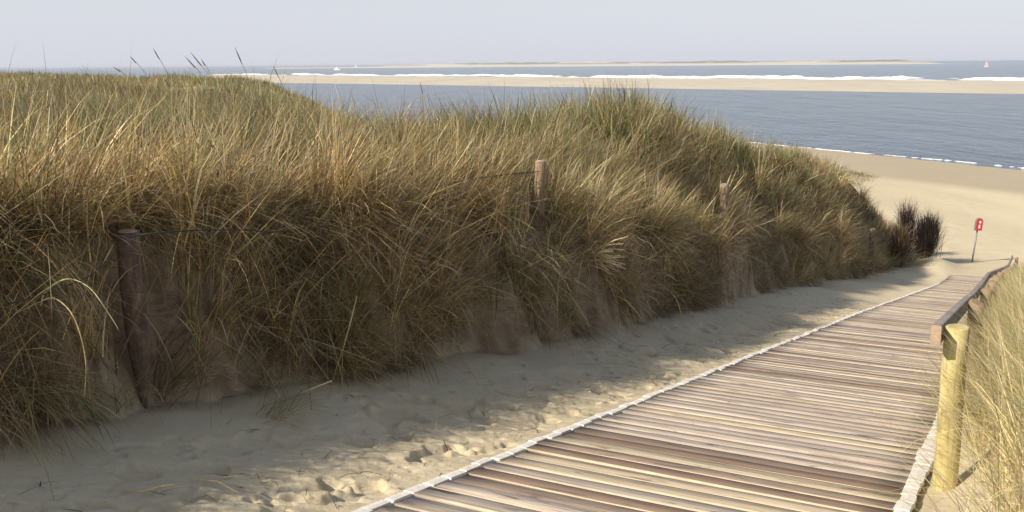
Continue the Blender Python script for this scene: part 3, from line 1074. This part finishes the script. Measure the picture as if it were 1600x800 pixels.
    ci = np.repeat(np.arange(nt), m)
    n = len(ci)
    bx = x[ci] + RNG.normal(0, .03, n); by = y[ci] + RNG.normal(0, .03, n)
    bz = terrain(bx, by) + .03
    caz = np.arctan2(-N2[0], -N2[1]) + RNG.normal(0, .8, nt)
    az = caz[ci] + RNG.normal(0, .7, n)
    ctype = RNG.random(nt)
    hi = sm(.5, 1.1, t - tf)
    w = np.where((ctype < .18 + .35 * hi + .35 * sm(5.0, 3.8, s) * hi)[ci][:, None], np.array([.7, .9, 1.0, .7, .3, .2, .3]), np.array([.06, .10, .25, 1.2, .35, .8, .7]))
    c, tip = pick_cols(w, n)
    cb = ((1.25 - .3 * hi) * np.exp(RNG.normal(0, .32, nt)))[ci][:, None]
    csz = RNG.uniform(.55, 1.35, nt)[ci]
    a0 = RNG.uniform(.1, 1.1, nt)[ci] + RNG.normal(0, .35, n)
    a1 = a0 + np.abs(RNG.uniform(.2, 1.7, nt)[ci] + RNG.normal(0, .4, n))
    k1 = RNG.random(n) < .5
    for kk, cu in ((k1, .5), (~k1, 2.2)):
        G.add(*blades(bx[kk], by[kk], bz[kk], (RNG.uniform(.35, .85, n) * csz)[kk], ((.0048 + .00029 * r[ci]) * RNG.uniform(.6, 1.8, n))[kk], az[kk],
                      a0[kk], np.minimum(a1, 2.95)[kk], (c * cb)[kk], (tip * cb)[kk], 5, cu))
    # bunches of coarse straight straw hanging down the face
    nt = 330
    s = np.concatenate([RNG.uniform(.8, 7, 125), RNG.uniform(7, 15, 95), RNG.uniform(15, 42, 110)])
    t = foot_t(s) + RNG.uniform(.15, 1.0, nt)
    x, y = st_xy(s, t); r = np.hypot(x, y)
    ci = np.repeat(np.arange(nt), RNG.integers(6, 22, nt)); n = len(ci)
    bx = x[ci] + RNG.normal(0, .03, n); by = y[ci] + RNG.normal(0, .03, n)
    bz = terrain(bx, by) + RNG.uniform(.02, .10, n)
    az = np.arctan2(-N2[0], -N2[1]) + RNG.normal(0, .85, nt)[ci] + RNG.normal(0, .22, n)
    th = np.clip(RNG.uniform(1.2, 2.7, nt)[ci] + RNG.normal(0, .16, n), .8, 2.95)
    c, tip = pick_cols(np.tile(np.array([.02, .12, .3, 1.8, .6, .5, .6]), (n, 1)), n)
    cb = np.exp(RNG.normal(.25, .30, nt))[ci][:, None]
    G.add(*blades(bx, by, bz, RNG.uniform(.3, .75, n) * RNG.uniform(.6, 1.2, nt)[ci], (.0062 + .00030 * r[ci]) * RNG.uniform(.6, 1.5, n), az,
                  th, np.minimum(th + np.abs(RNG.normal(.25, .25, n)), 3.0), c * cb, tip * cb))
    G.clear([(3.80, 4.30, -1.75, -.84, .085), (9.55, 4.62, -1.60, -.95, .075), (17.0, 4.62, -2.38, -2.0, .095)], G.k)
    o = G.build("dune_grass")
    tag(o, "marram grass covering the dune left of the boardwalk, green on top and straw brown on its edge", "grass", kind='stuff')
    print("left grass blades", G.n // 9, tot)
build_left_grass()

def build_right_grass():
    G = Grass()
    rng = np.random.default_rng(5)
    reg = lambda s, t, x, y: ((t - path_bend(s)) < .15) & (r_ok(x, y))
    r_ok = lambda x, y: np.hypot(x, y) > 3.0
    dens = lambda r: np.clip(3800 * (6 / np.maximum(r, 6)) ** .8, 300, 3800)
    s, t, x, y, r = field(G, (3.4, 31), (-2.4, .16), dens, 20, reg, rng=rng)
    gap = (t > -.03 - .2 * rng.random(len(s))) & (s < 6.4)
    k = ~gap
    s, t, x, y, r = s[k], t[k], x[k], y[k], r[k]
    nc = len(s)
    m = np.maximum(4, (20 * rng.uniform(.6, 1.4, nc)).astype(int))
    ci = np.repeat(np.arange(nc), m); n = len(ci)
    bx = x[ci] + rng.normal(0, .07, n); by = y[ci] + rng.normal(0, .07, n)
    bs, bt = xy_st(bx, by)
    k = (bt - path_bend(bs)) < .20
    ci, bx, by, bs = ci[k], bx[k], by[k], bs[k]; n = len(ci)
    caz = rng.uniform(0, 2 * np.pi, nc)
    az = np.where(rng.random(n) < .6, caz[ci] + rng.normal(0, .5, n), rng.uniform(0, 2 * np.pi, n))
    wx = np.sin(az) + .5 * np.sin(np.radians(-60)); wy = np.cos(az) + .5 * np.cos(np.radians(-60))
    az = np.arctan2(wx, wy)
    gr = np.clip((fbm(x * .9, y * .9, 300, 3) - .5) * 3 + .3, 0, 1)[ci]
    w = np.stack([gr * .2, .10 + gr * .7, .65 + 0 * gr, 2.6 + 0 * gr, .12 + 0 * gr, .08 + 0 * gr, .7 + 0 * gr], 1)
    c, tip = pick_cols(w, n, rng)
    c, tip = c * np.array([1.3, 1.38, 1.4]), tip * np.array([1.3, 1.38, 1.4])
    L = rng.uniform(.38, .88, n) * (1 - .3 * sm(20, 30, bs))
    G.add(*blades(bx, by, terrain(bx, by) - .01, L, (.0040 + .00028 * r[ci]) * rng.uniform(.6, 1.6, n), az,
                  np.abs(rng.normal(0, .55, n)), np.abs(rng.normal(1.0, .55, n)), c, tip, 4, 1.0, rng))
    o = G.build("dune_grass")
    tag(o, "pale straw coloured grass on the bank right of the handrail", "grass", kind='stuff')
    print("right grass", n)
build_right_grass()

# ------------------------------------------------------------------ single plants, stalks and straw
def ground_hit(px, py, lift=0.0, d0=2.0, d1=90.0):
    r = ray(px, py)
    ds = d0 * (d1 / d0) ** (np.arange(900) / 899.0)
    P = np.array(r)[None] * ds[:, None]
    below = P[:, 2] < terrain(P[:, 0], P[:, 1]) + lift
    i = int(np.argmax(below)) if below.any() else 899
    return Vector(P[i]), float(ds[i])

W_GREEN = (.6, .9, .6, .5, .2, .05, .1); W_DRY = (.03, .06, .25, 1.0, .3, .7, .4); W_MIX = (.2, .5, .7, 1, .4, .3, .3)

def tuft(name, label, pos, n, L, az, azs, th0, th1, weights, cat="grass tuft", spread=.05, width=.005, seed=0, bri=1.0, group=None, nseg=5):
    rng = np.random.default_rng(seed)
    x = pos[0] + rng.normal(0, spread, n); y = pos[1] + rng.normal(0, spread, n)
    z = np.full(n, pos[2]) + rng.uniform(-.02, .02, n)
    a = az + rng.normal(0, azs, n)
    c, tip = pick_cols(np.tile(np.array(weights), (n, 1)), n, rng)
    G = Grass()
    G.add(*blades(x, y, z, rng.uniform(L[0], L[1], n), width * rng.uniform(.7, 1.3, n), a, rng.uniform(*th0, n), rng.uniform(*th1, n), c * bri, tip * bri, nseg, 1.0, rng))
    o = G.build(name, None, tuple(pos))
    return tag(o, label, cat, group)

DOWN = math.atan2(-N2[0], -N2[1])          # towards the walk
p, _ = ground_hit(6, 500); tuft("straw_tussock", "rusty straw tussock hanging over the sand at the left edge of the view", p + Vector((0, 0, .08)), 190, (.3, .85), DOWN, .75, (.3, 1.6), (1.7, 2.95), (.03, .08, .25, .6, .4, 1.2, .3), "straw", .13, .0055, 21, .9)
p, _ = ground_hit(20, 655); tuft("straw_tussock", "fallen straw clump on the shaded sand in the bottom left corner", p + Vector((0, 0, .16)), 150, (.35, .8), DOWN + .35, .6, (.8, 1.7), (1.8, 2.7), W_DRY, "straw", .08, .0055, 22, 1.05)
p, _ = ground_hit(188, 640); tuft("green_tussock", "thin green grass tuft growing at the pointed foot of the dark log post", p, 60, (.2, .45), DOWN, 1.2, (.05, .7), (.6, 2.2), W_GREEN, "grass tuft", .06, .0045, 23)
p, _ = ground_hit(862, 405, .1); tuft("bright_tussock", "upright yellow green tuft below the sunlit log post", p, 170, (.4, .75), DOWN, 1.3, (.05, .75), (.5, 2.0), (.3, .9, 1.0, 1.0, .5, .1, .2), "grass tuft", .05, .007, 24, 1.15)
p, _ = ground_hit(1245, 345, .1); tuft("straw_tussock", "golden straw tuft bending over the dune edge right of the short log post", p, 110, (.5, .85), DOWN + .5, .4, (.6, 1.2), (1.7, 2.4), (.02, .05, .3, 1.0, .9, .3, .2), "straw", .06, .010, 25, 1.1)
p, _ = ground_hit(430, 655); tuft("green_tussock", "small dark green tuft on the shaded sand beside broken straw", p + Vector((0, 0, .03)), 70, (.2, .42), DOWN - .8, .6, (.5, 1.3), (1.2, 2.0), (.7, .7, .5, .4, .1, .2, .2), "grass tuft", .05, .0045, 26)
p, _ = ground_hit(735, 330, .1); tuft("green_tussock", "blue green tuft leaning over the dune edge between wire and bare earth", p, 120, (.45, .8), DOWN - .5, .5, (.4, 1.2), (1.6, 2.5), (.9, .8, .6, .4, .1, .2, .5), "grass tuft", .07, .006, 27)

def straw_pieces(name, label, segs, r, mat_, cat="straw", group=None):
    """a few thick cut stalks as one bundle"""
    o0 = Vector(segs[0][0])
    bm = bmesh.new()
    for i, pts in enumerate(segs):
        pts = [Vector(q) - o0 for q in pts]
        tube(bm, pts, [r * .9] + [r] * (len(pts) - 2) + [r * .6], 6, True, .1, i)
    o = bm_obj(name, bm, mat_, None, o0)
    return tag(o, label, cat, group)

M['straw'] = simple("dry_straw", (0.62, 0.47, 0.24), 0.7, 0, 30.0, 0.22)
M['straw_pale'] = simple("pale_cut_straw", (0.70, 0.57, 0.34), 0.7, 0, 30.0, 0.2)
M['stalk_dark'] = simple("seed_head", (0.13, 0.10, 0.06), 0.8, 0, 60.0, 0.3)
M['stalk_green'] = simple("seed_stem", (0.17, 0.16, 0.08), 0.7, 0, 20.0, 0.2)

# bundle of cut pale stalks sticking out of the edge
rnd = random.Random(4)
p, dep = ground_hit(925, 405, .15)
segs = []
toc = (-p).normalized()
rt = Vector((1, 0, 0))
for k in range(22):
    a = p + Vector((rnd.uniform(-.12, .05), rnd.uniform(-.08, .05), rnd.uniform(-.06, .10)))
    dv = (rt * rnd.uniform(.7, 1.0) + toc * rnd.uniform(.1, .7) + Vector((0, 0, rnd.uniform(-.35, .35)))).normalized()
    L = rnd.uniform(.22, .46)
    segs.append([a, a + dv * L * .55 + Vector((0, 0, .02)), a + dv * L + Vector((0, 0, -.01))])
straw_pieces("straw_bundle", "bundle of pale cut stalks jutting right from the dune edge below the grass", segs, .0075, M['straw_pale'], "straw")

def stalk(label, pts, r=.004, m='straw'):
    return straw_pieces("dry_stalk", label, [pts], r, M[m], "stalk")
g = ground_hit
a, d = g(436, 630); b = at(478, 611, d * .985); c = at(518, 595, d * .965)
stalk("thick pale stalk lying slantwise above the shaded sand beside the small green tuft", [a, b, c], .0065, 'straw_pale')
a, d = g(518, 596); stalk("single broken stalk standing upright before the shaded dune face", [a, at(536, 545, d * .985), at(547, 505, d * .98), at(558, 462, d * .975)], .0055)
a, d = g(424, 655); stalk("bent straw lying on shaded sand below the slanting pale stalk", [a + Vector((0, 0, .01)), at(462, 651, d * .99), at(458, 664, d * .99), at(492, 676, d * .97)], .004)
a, d = g(190, 770); stalk("loose twig of straw on shaded sand near the bottom left", [a + Vector((0, 0, .01)), at(225, 768, d * .995), at(250, 760, d * .99), at(272, 757, d * .985)], .005)
a, d = g(300, 752); stalk("long brown straw lying on sand at the edge of the dune shadow", [a + Vector((0, 0, .01)), at(340, 752, d * .995), at(375, 772, d * .99), at(400, 782, d * .985)], .004)
a, d = g(920, 613); stalk("short pale straw on the sunlit sand beside the boardwalk edge", [a + Vector((0, 0, .01)), at(935, 622, d * .995), at(950, 632, d * .99)], .005)

def arch_blade(label, pts, m, r):
    o0 = Vector(pts[0])
    P = [Vector(q) for q in pts]
    fine = []
    for i in range(len(P) - 1):
        p0, p1, p2, p3 = P[max(i - 1, 0)], P[i], P[i + 1], P[min(i + 2, len(P) - 1)]
        for k in range(5):
            u = k / 5
            fine.append(.5 * ((2 * p1) + (p2 - p0) * u + (2 * p0 - 5 * p1 + 4 * p2 - p3) * u * u + (-p0 + 3 * p1 - 3 * p2 + p3) * u ** 3))
    fine.append(P[-1])
    bm = bmesh.new()
    n = len(fine)
    tube(bm, [q - o0 for q in fine], [r * (1 - .75 * (i / n) ** 3) for i in range(n)], 5)
    return tag(bm_obj("grass_blade", bm, m, None, o0), label, "grass blade", "arching blades before the dark log post")
M['blade_pale'] = simple("pale_green_blade", (0.42, 0.42, 0.20), 0.6, 0, 12.0, 0.2)
d = 4.55
arch_blade("pale green blade arching right across the front of the dark log post", [at(64, 478, d + .1), at(72, 455, d), at(105, 436, d), at(140, 450, d - .03), at(168, 487, d - .05), at(186, 516, d - .05)], M['blade_pale'], .0035)
arch_blade("paler dead blade curving down to the sand left of the dark log post", [at(66, 470, d + .1), at(85, 466, d), at(110, 487, d - .05), at(126, 525, d - .08), at(134, 570, d - .1), at(132, 620, d - .1)], M['straw'], .003)

def seed_stalk(label, base_px, tip_px, depth, head, seed):
    b = at(*base_px, depth)
    t_ = at(*tip_px, depth)
    g0 = Vector((b.x, b.y, gz(b.x, b.y)))
    root = empty("seed_stalk", g0)
    bm = bmesh.new()
    bb, tt = b - g0, t_ - g0
    if bb.z < 0.05: bb.z = .05
    tube(bm, [Vector((0, 0, -.03)), bb * .5, bb, (bb + tt) / 2 + Vector((0, 0, .006)), tt], [.0027, .0025, .0023, .002, .0012], 5)
    bm_obj("stem", bm, M['stalk_green'], root)
    h0 = tt + (bb - tt) * head
    bm = bmesh.new()
    tube(bm, [h0, h0 + (tt - h0) * .25, h0 + (tt - h0) * .6, tt], [.002, .0046, .0042, .0012], 6, True, .25, seed)
    bm_obj("seed_head", bm, M['stalk_dark'], root)
    tag(root, label, "seed stalk", "seed stalks rising above the dune grass")
for i, (lab, b, t_, dep, hd) in enumerate([
    ("short leftmost seed stalk leaning left on the dune skyline", (200, 120), (176, 104), 7.6, .5),
    ("thin pale seed stalk leaning left, second along the skyline from the left", (228, 115), (203, 88), 7.4, .4),
    ("dark seed stalk with a thick head standing above the horizon left of the close pair", (262, 115), (239, 75), 7.2, .45),
    ("darker lower stalk of the close pair at the grassy peak", (322, 125), (289, 88), 7.0, .5),
    ("taller stalk of the close pair at the grassy peak", (330, 122), (297, 81), 7.1, .55),
    ("fine short stalk just right of the close pair at the grassy peak", (335, 125), (314, 92), 7.3, .35),
    ("tallest lone seed stalk against the sky right of the grassy peak", (395, 140), (367, 74), 7.0, .4),
    ("small dark seed stalk in front of the far sandbank", (445, 142), (427, 103), 7.5, .45),
    ("seed stalk in front of the near water channel, farthest right", (672, 190), (656, 128), 8.5, .3)]):
    seed_stalk(lab, b, t_, dep, hd, i)

def twig_shrub(label, pos, w, h, n, cols, seed, lean):
    rng = np.random.default_rng(seed)
    root = empty("shrub", pos)
    bm = bmesh.new()
    rnd = random.Random(seed)
    for k in range(14):
        a = rnd.uniform(0, 6.28)
        q = Vector((math.cos(a) * w * .28 * rnd.random(), math.sin(a) * w * .28 * rnd.random(), -.1))
        e = q + Vector((q.x * 1.2 + lean * .5 + rnd.uniform(-.1, .1), q.y * 1.2, h * rnd.uniform(.5, .85)))
        tube(bm, [q, (q + e) / 2 + Vector((rnd.uniform(-.04, .04), 0, 0)), e], [.022, .016, .006], 5)
    M_t = M['twig']
    bm_obj("stem", bm, M_t, root)
    x = rng.normal(0, w * .24, n); y = rng.normal(0, w * .24, n)
    z = rng.uniform(-.05, h * .62, n) * (1 - .25 * np.abs(x) / w)
    az = np.arctan2(x, y) + rng.normal(0, .7, n)
    x = x + lean * z / h
    L = rng.uniform(.25, .55, n) * h * .75
    i = rng.integers(0, len(cols), n)
    top = (z + L > h * .75)
    c = np.array(cols)[i] * rng.uniform(.6, 1.4, n)[:, None]
    G = Grass()
    G.add(*blades(x, y, z, L, .016 * rng.uniform(.6, 1.5, n), az, np.abs(rng.normal(.12, .26, n)), np.abs(rng.normal(.4, .5, n)), c, c, 4, 1.0, rng))
    G.build("foliage", root)
    tag(root, label, "shrub")
M['twig'] = simple("dark_twig", (0.045, 0.03, 0.03), 0.9, 0, 20.0, 0.3)
p = at_z(1443, 408, -8.05)
twig_shrub("dark purple black twiggy shrub at the far end of the dune", (p.x, p.y, gz(p.x, p.y)), .82, 2.2, 2000, [(.04, .028, .025), (.07, .045, .04), (.03, .022, .02)], 41, .25)
p2 = at_z(1428, 400, -8.05)
twig_shrub("taller purple tinted twig clump standing behind the dark shrub", (p2.x - .1, p2.y + .6, gz(p2.x, p2.y)), .6, 2.7, 1000, [(.10, .055, .055), (.07, .04, .04), (.06, .045, .035)], 42, -.1)
p3 = at(1405, 385, 39.0)
twig_shrub("brown dry shrub on the dune end left of the dark shrub", (p3.x, p3.y, gz(p3.x, p3.y) - .1), .55, 2.2, 1000, [(.16, .11, .06), (.10, .07, .045), (.30, .22, .11), (.05, .035, .03)], 43, 0)

for k, (px, py, lab) in enumerate([(1385, 395, "straw tussock drooping over the sand left of the brown dry shrub"), (1418, 392, "short straw tussock at the foot of the brown dry shrub")]):
    q = at(px, py, 38.5 + k)
    q = Vector((q.x, q.y, gz(q.x, q.y) + .1))
    tuft("straw_tussock", lab, q, 200, (.5, 1.1), DOWN, .8, (.2, 1.0), (1.2, 2.4), W_MIX, "straw", .22, .014, 60 + k)

# ------------------------------------------------------------------ beach sign
def beach_sign():
    p = at_z(1518, 420, -8.55)
    root = empty("beach_sign", (p.x, p.y, gz(p.x, p.y)))
    root.rotation_euler = (0, math.radians(4.5), 0)
    bm = bmesh.new()
    tube(bm, [(0, 0, -.4), (0, 0, 1.45)], .032, 12)
    bm_obj("pole", bm, M['grey'], root)
    W, H, D = .30, .52, .10
    bm = bmesh.new()
    prof = [(-W / 2, 0), (W / 2, 0)] + [(W / 2 * math.cos(a), H - W / 2 + W / 2 * math.sin(a)) for a in [math.pi * k / 14 for k in range(15)]]
    fr = [bm.verts.new((x, -D / 2, z)) for x, z in prof]
    bk = [bm.verts.new((x, D / 2, z)) for x, z in prof]
    f = bm.faces.new(fr); f.material_index = 0
    f = bm.faces.new(bk[::-1]); f.material_index = 1
    for k in range(len(prof)):
        f = bm.faces.new((fr[k], fr[(k + 1) % len(prof)], bk[(k + 1) % len(prof)], bk[k])); f.material_index = 1
    pan = bm_obj("panel", bm, [M['red'], M['grey']], root, (0, -.05, 1.36))
    pan.rotation_euler = (0, 0, math.radians(32) - math.atan2(p.x, p.y))
    for zc, w, h, xo in ((.355, .10, .11, .02), (.17, .085, .17, .01)):
        bm = bmesh.new()
        ring = [bm.verts.new((xo + w / 2 * math.copysign(abs(math.cos(a)) ** .6, math.cos(a)), -D / 2 - .004, zc + h / 2 * math.copysign(abs(math.sin(a)) ** .6, math.sin(a)))) for a in [2 * math.pi * k / 20 for k in range(20)]]
        bm.faces.new(ring)
        bm_obj("white_symbol", bm, M['white'], pan)
    tag(root, "small red arched sign with white symbols on a grey pole on the beach", "sign")
beach_sign()

# ------------------------------------------------------------------ boats
def boat(name, label, pos, L, heading, kind):
    root = empty(name, pos)
    root.rotation_euler = (0, 0, heading)
    bm = bmesh.new()
    prof = [(-.5, .8), (-.45, .95), (-.1, 1.0), (.25, .8), (.42, .4), (.5, .02)]
    B = L * .15
    H = L * .13
    low, up = [], []
    for x, w in prof:
        low.append((bm.verts.new((x * L * .96, -w * B * .6, -.3)), bm.verts.new((x * L * .96, w * B * .6, -.3))))
        sh = H * (1 + .35 * max(0, x))
        up.append((bm.verts.new((x * L, -w * B, sh)), bm.verts.new((x * L, w * B, sh))))
    for i in range(len(prof) - 1):
        bm.faces.new((low[i][0], low[i + 1][0], up[i + 1][0], up[i][0]))
        bm.faces.new((low[i][1], up[i][1], up[i + 1][1], low[i + 1][1]))
        bm.faces.new((up[i][0], up[i + 1][0], up[i + 1][1], up[i][1]))
    bm.faces.new((low[0][0], up[0][0], up[0][1], low[0][1]))
    bm.faces.new((low[-1][0], low[-1][1], up[-1][1], up[-1][0]))
    bm_obj("hull", bm, M['hull'], root)
    if kind == 'motor':
        bm = bmesh.new()
        for x0, x1, z0, z1, ww in ((-.25, .18, H, H + L * .10, .75), (-.12, .08, H + L * .10, H + L * .16, .55)):
            q = [(x0 * L, -ww * B), (x1 * L, -ww * B * .8), (x1 * L, ww * B * .8), (x0 * L, ww * B)]
            a = [bm.verts.new((*c, z0)) for c in q]; b = [bm.verts.new((c[0] * .93, c[1] * .93, z1)) for c in q]
            bm.faces.new(b)
            for k in range(4): bm.faces.new((a[k], a[(k + 1) % 4], b[(k + 1) % 4], b[k]))
        bm_obj("cabin", bm, M['hull'], root)
        bm = bmesh.new()
        for sgn in (-1, 1):
            q = [bm.verts.new((x * L, sgn * .72 * B * (1 if x < 0 else .92), z)) for x, z in ((-.2, H + L * .035), (.13, H + L * .035), (.13, H + L * .07), (-.2, H + L * .07))]
            bm.faces.new(q)
        bm_obj("window", bm, M['glass'], root)
        bm = bmesh.new()
        tube(bm, [(-.02 * L, 0, H + L * .14), (-.03 * L, 0, H + L * .34)], [L * .012, L * .006], 6)
        bm_obj("mast", bm, M['hull'], root)
    else:
        bm = bmesh.new()
        tube(bm, [(.05 * L, 0, H), (.05 * L, 0, L * 1.35)], [L * .012, L * .008], 6)
        bm_obj("mast", bm, M['hull'], root)
        m = M['sail'] if kind == 'red' else M['hull']
        for nm, tri in (("main_sail", [(.03, .2), (-.42, .22), (-.25, .7), (.03, 1.3)]), ("jib_sail", [(.46, .2), (.09, .22), (.09, .75), (.08, 1.1)])):
            bm = bmesh.new()
            f = [bm.verts.new((x * L, L * .03 * (1 if 0 < i < 3 else 0), z * L)) for i, (x, z) in enumerate(tri)]
            g_ = [bm.verts.new((x * L, L * .03 * (1 if 0 < i < 3 else 0) + .04, z * L)) for i, (x, z) in enumerate(tri)]
            bm.faces.new(f); bm.faces.new(g_[::-1])
            for k in range(4): bm.faces.new((f[k], f[(k + 1) % 4], g_[(k + 1) % 4], g_[k]))
            bm_obj(nm, bm, m, root)
    tag(root, label, "boat")
boat("motor_yacht", "white motor yacht on the far sea at left", at_z(527, 109.4, -10), 21, math.radians(-35), 'motor')
boat("sailing_boat", "tiny white sailing boat off the far island beyond the motor yacht", at_z(556, 105.4, -10), 13, math.radians(-35), 'white')
boat("sailing_boat", "small boat with a red sail near the horizon at far right", at_z(1541, 104.3, -10), 8, math.radians(-35), 'red')

# ------------------------------------------------------------------ sea air
def haze():
    bm = bmesh.new()
    bmesh.ops.create_cube(bm, size=1.0)
    m = bpy.data.materials.new("sea_air")
    m.use_nodes = True
    nt = m.node_tree
    nt.nodes.clear()
    out = nt.nodes.new("ShaderNodeOutputMaterial")
    v = nt.nodes.new("ShaderNodeVolumePrincipled")
    v.inputs["Color"].default_value = (0.92, 0.95, 1.0, 1)
    v.inputs["Density"].default_value = HAZE
    v.inputs["Anisotropy"].default_value = 0.3
    nt.links.new(v.outputs[0], out.inputs["Volume"])
    me = bpy.data.meshes.new("haze")
    for vv in bm.verts:
        vv.co.x *= 96000; vv.co.y *= 96000
        vv.co.z = 8.0 if vv.co.z > 0 else -13.5
    bm.to_mesh(me); bm.free()
    o = link("haze", me, m)
    tag(o, kind='stuff')
HAZE = 4.0e-5
haze()

def sand_litter():
    rng = np.random.default_rng(77)
    n = 1500
    s = rng.uniform(1.5, 22, n) ** 1.0
    t = np.where(rng.random(n) < .6, rng.uniform(2.55, 3.3, n), rng.uniform(2.55, 4.4, n))
    x, y = st_xy(s, t); r = np.hypot(x, y)
    z = terrain(x, y) + .004
    G = Grass()
    dark = rng.random(n) < .45
    c = np.where(dark[:, None], np.array((.09, .065, .045)), np.array((.55, .42, .22))) * rng.uniform(.6, 1.3, n)[:, None]
    G.add(*blades(x, y, z, rng.uniform(.02, .15, n), (.0035 + .0004 * r) * rng.uniform(.6, 1.6, n), rng.uniform(0, 6.3, n), rng.uniform(1.2, 1.5, n), rng.uniform(1.45, 1.65, n), c, c, 4))
    tag(G.build("straw_litter"), "bits of straw and twig scattered on the sand beside the boardwalk", "litter", kind='stuff')
sand_litter()
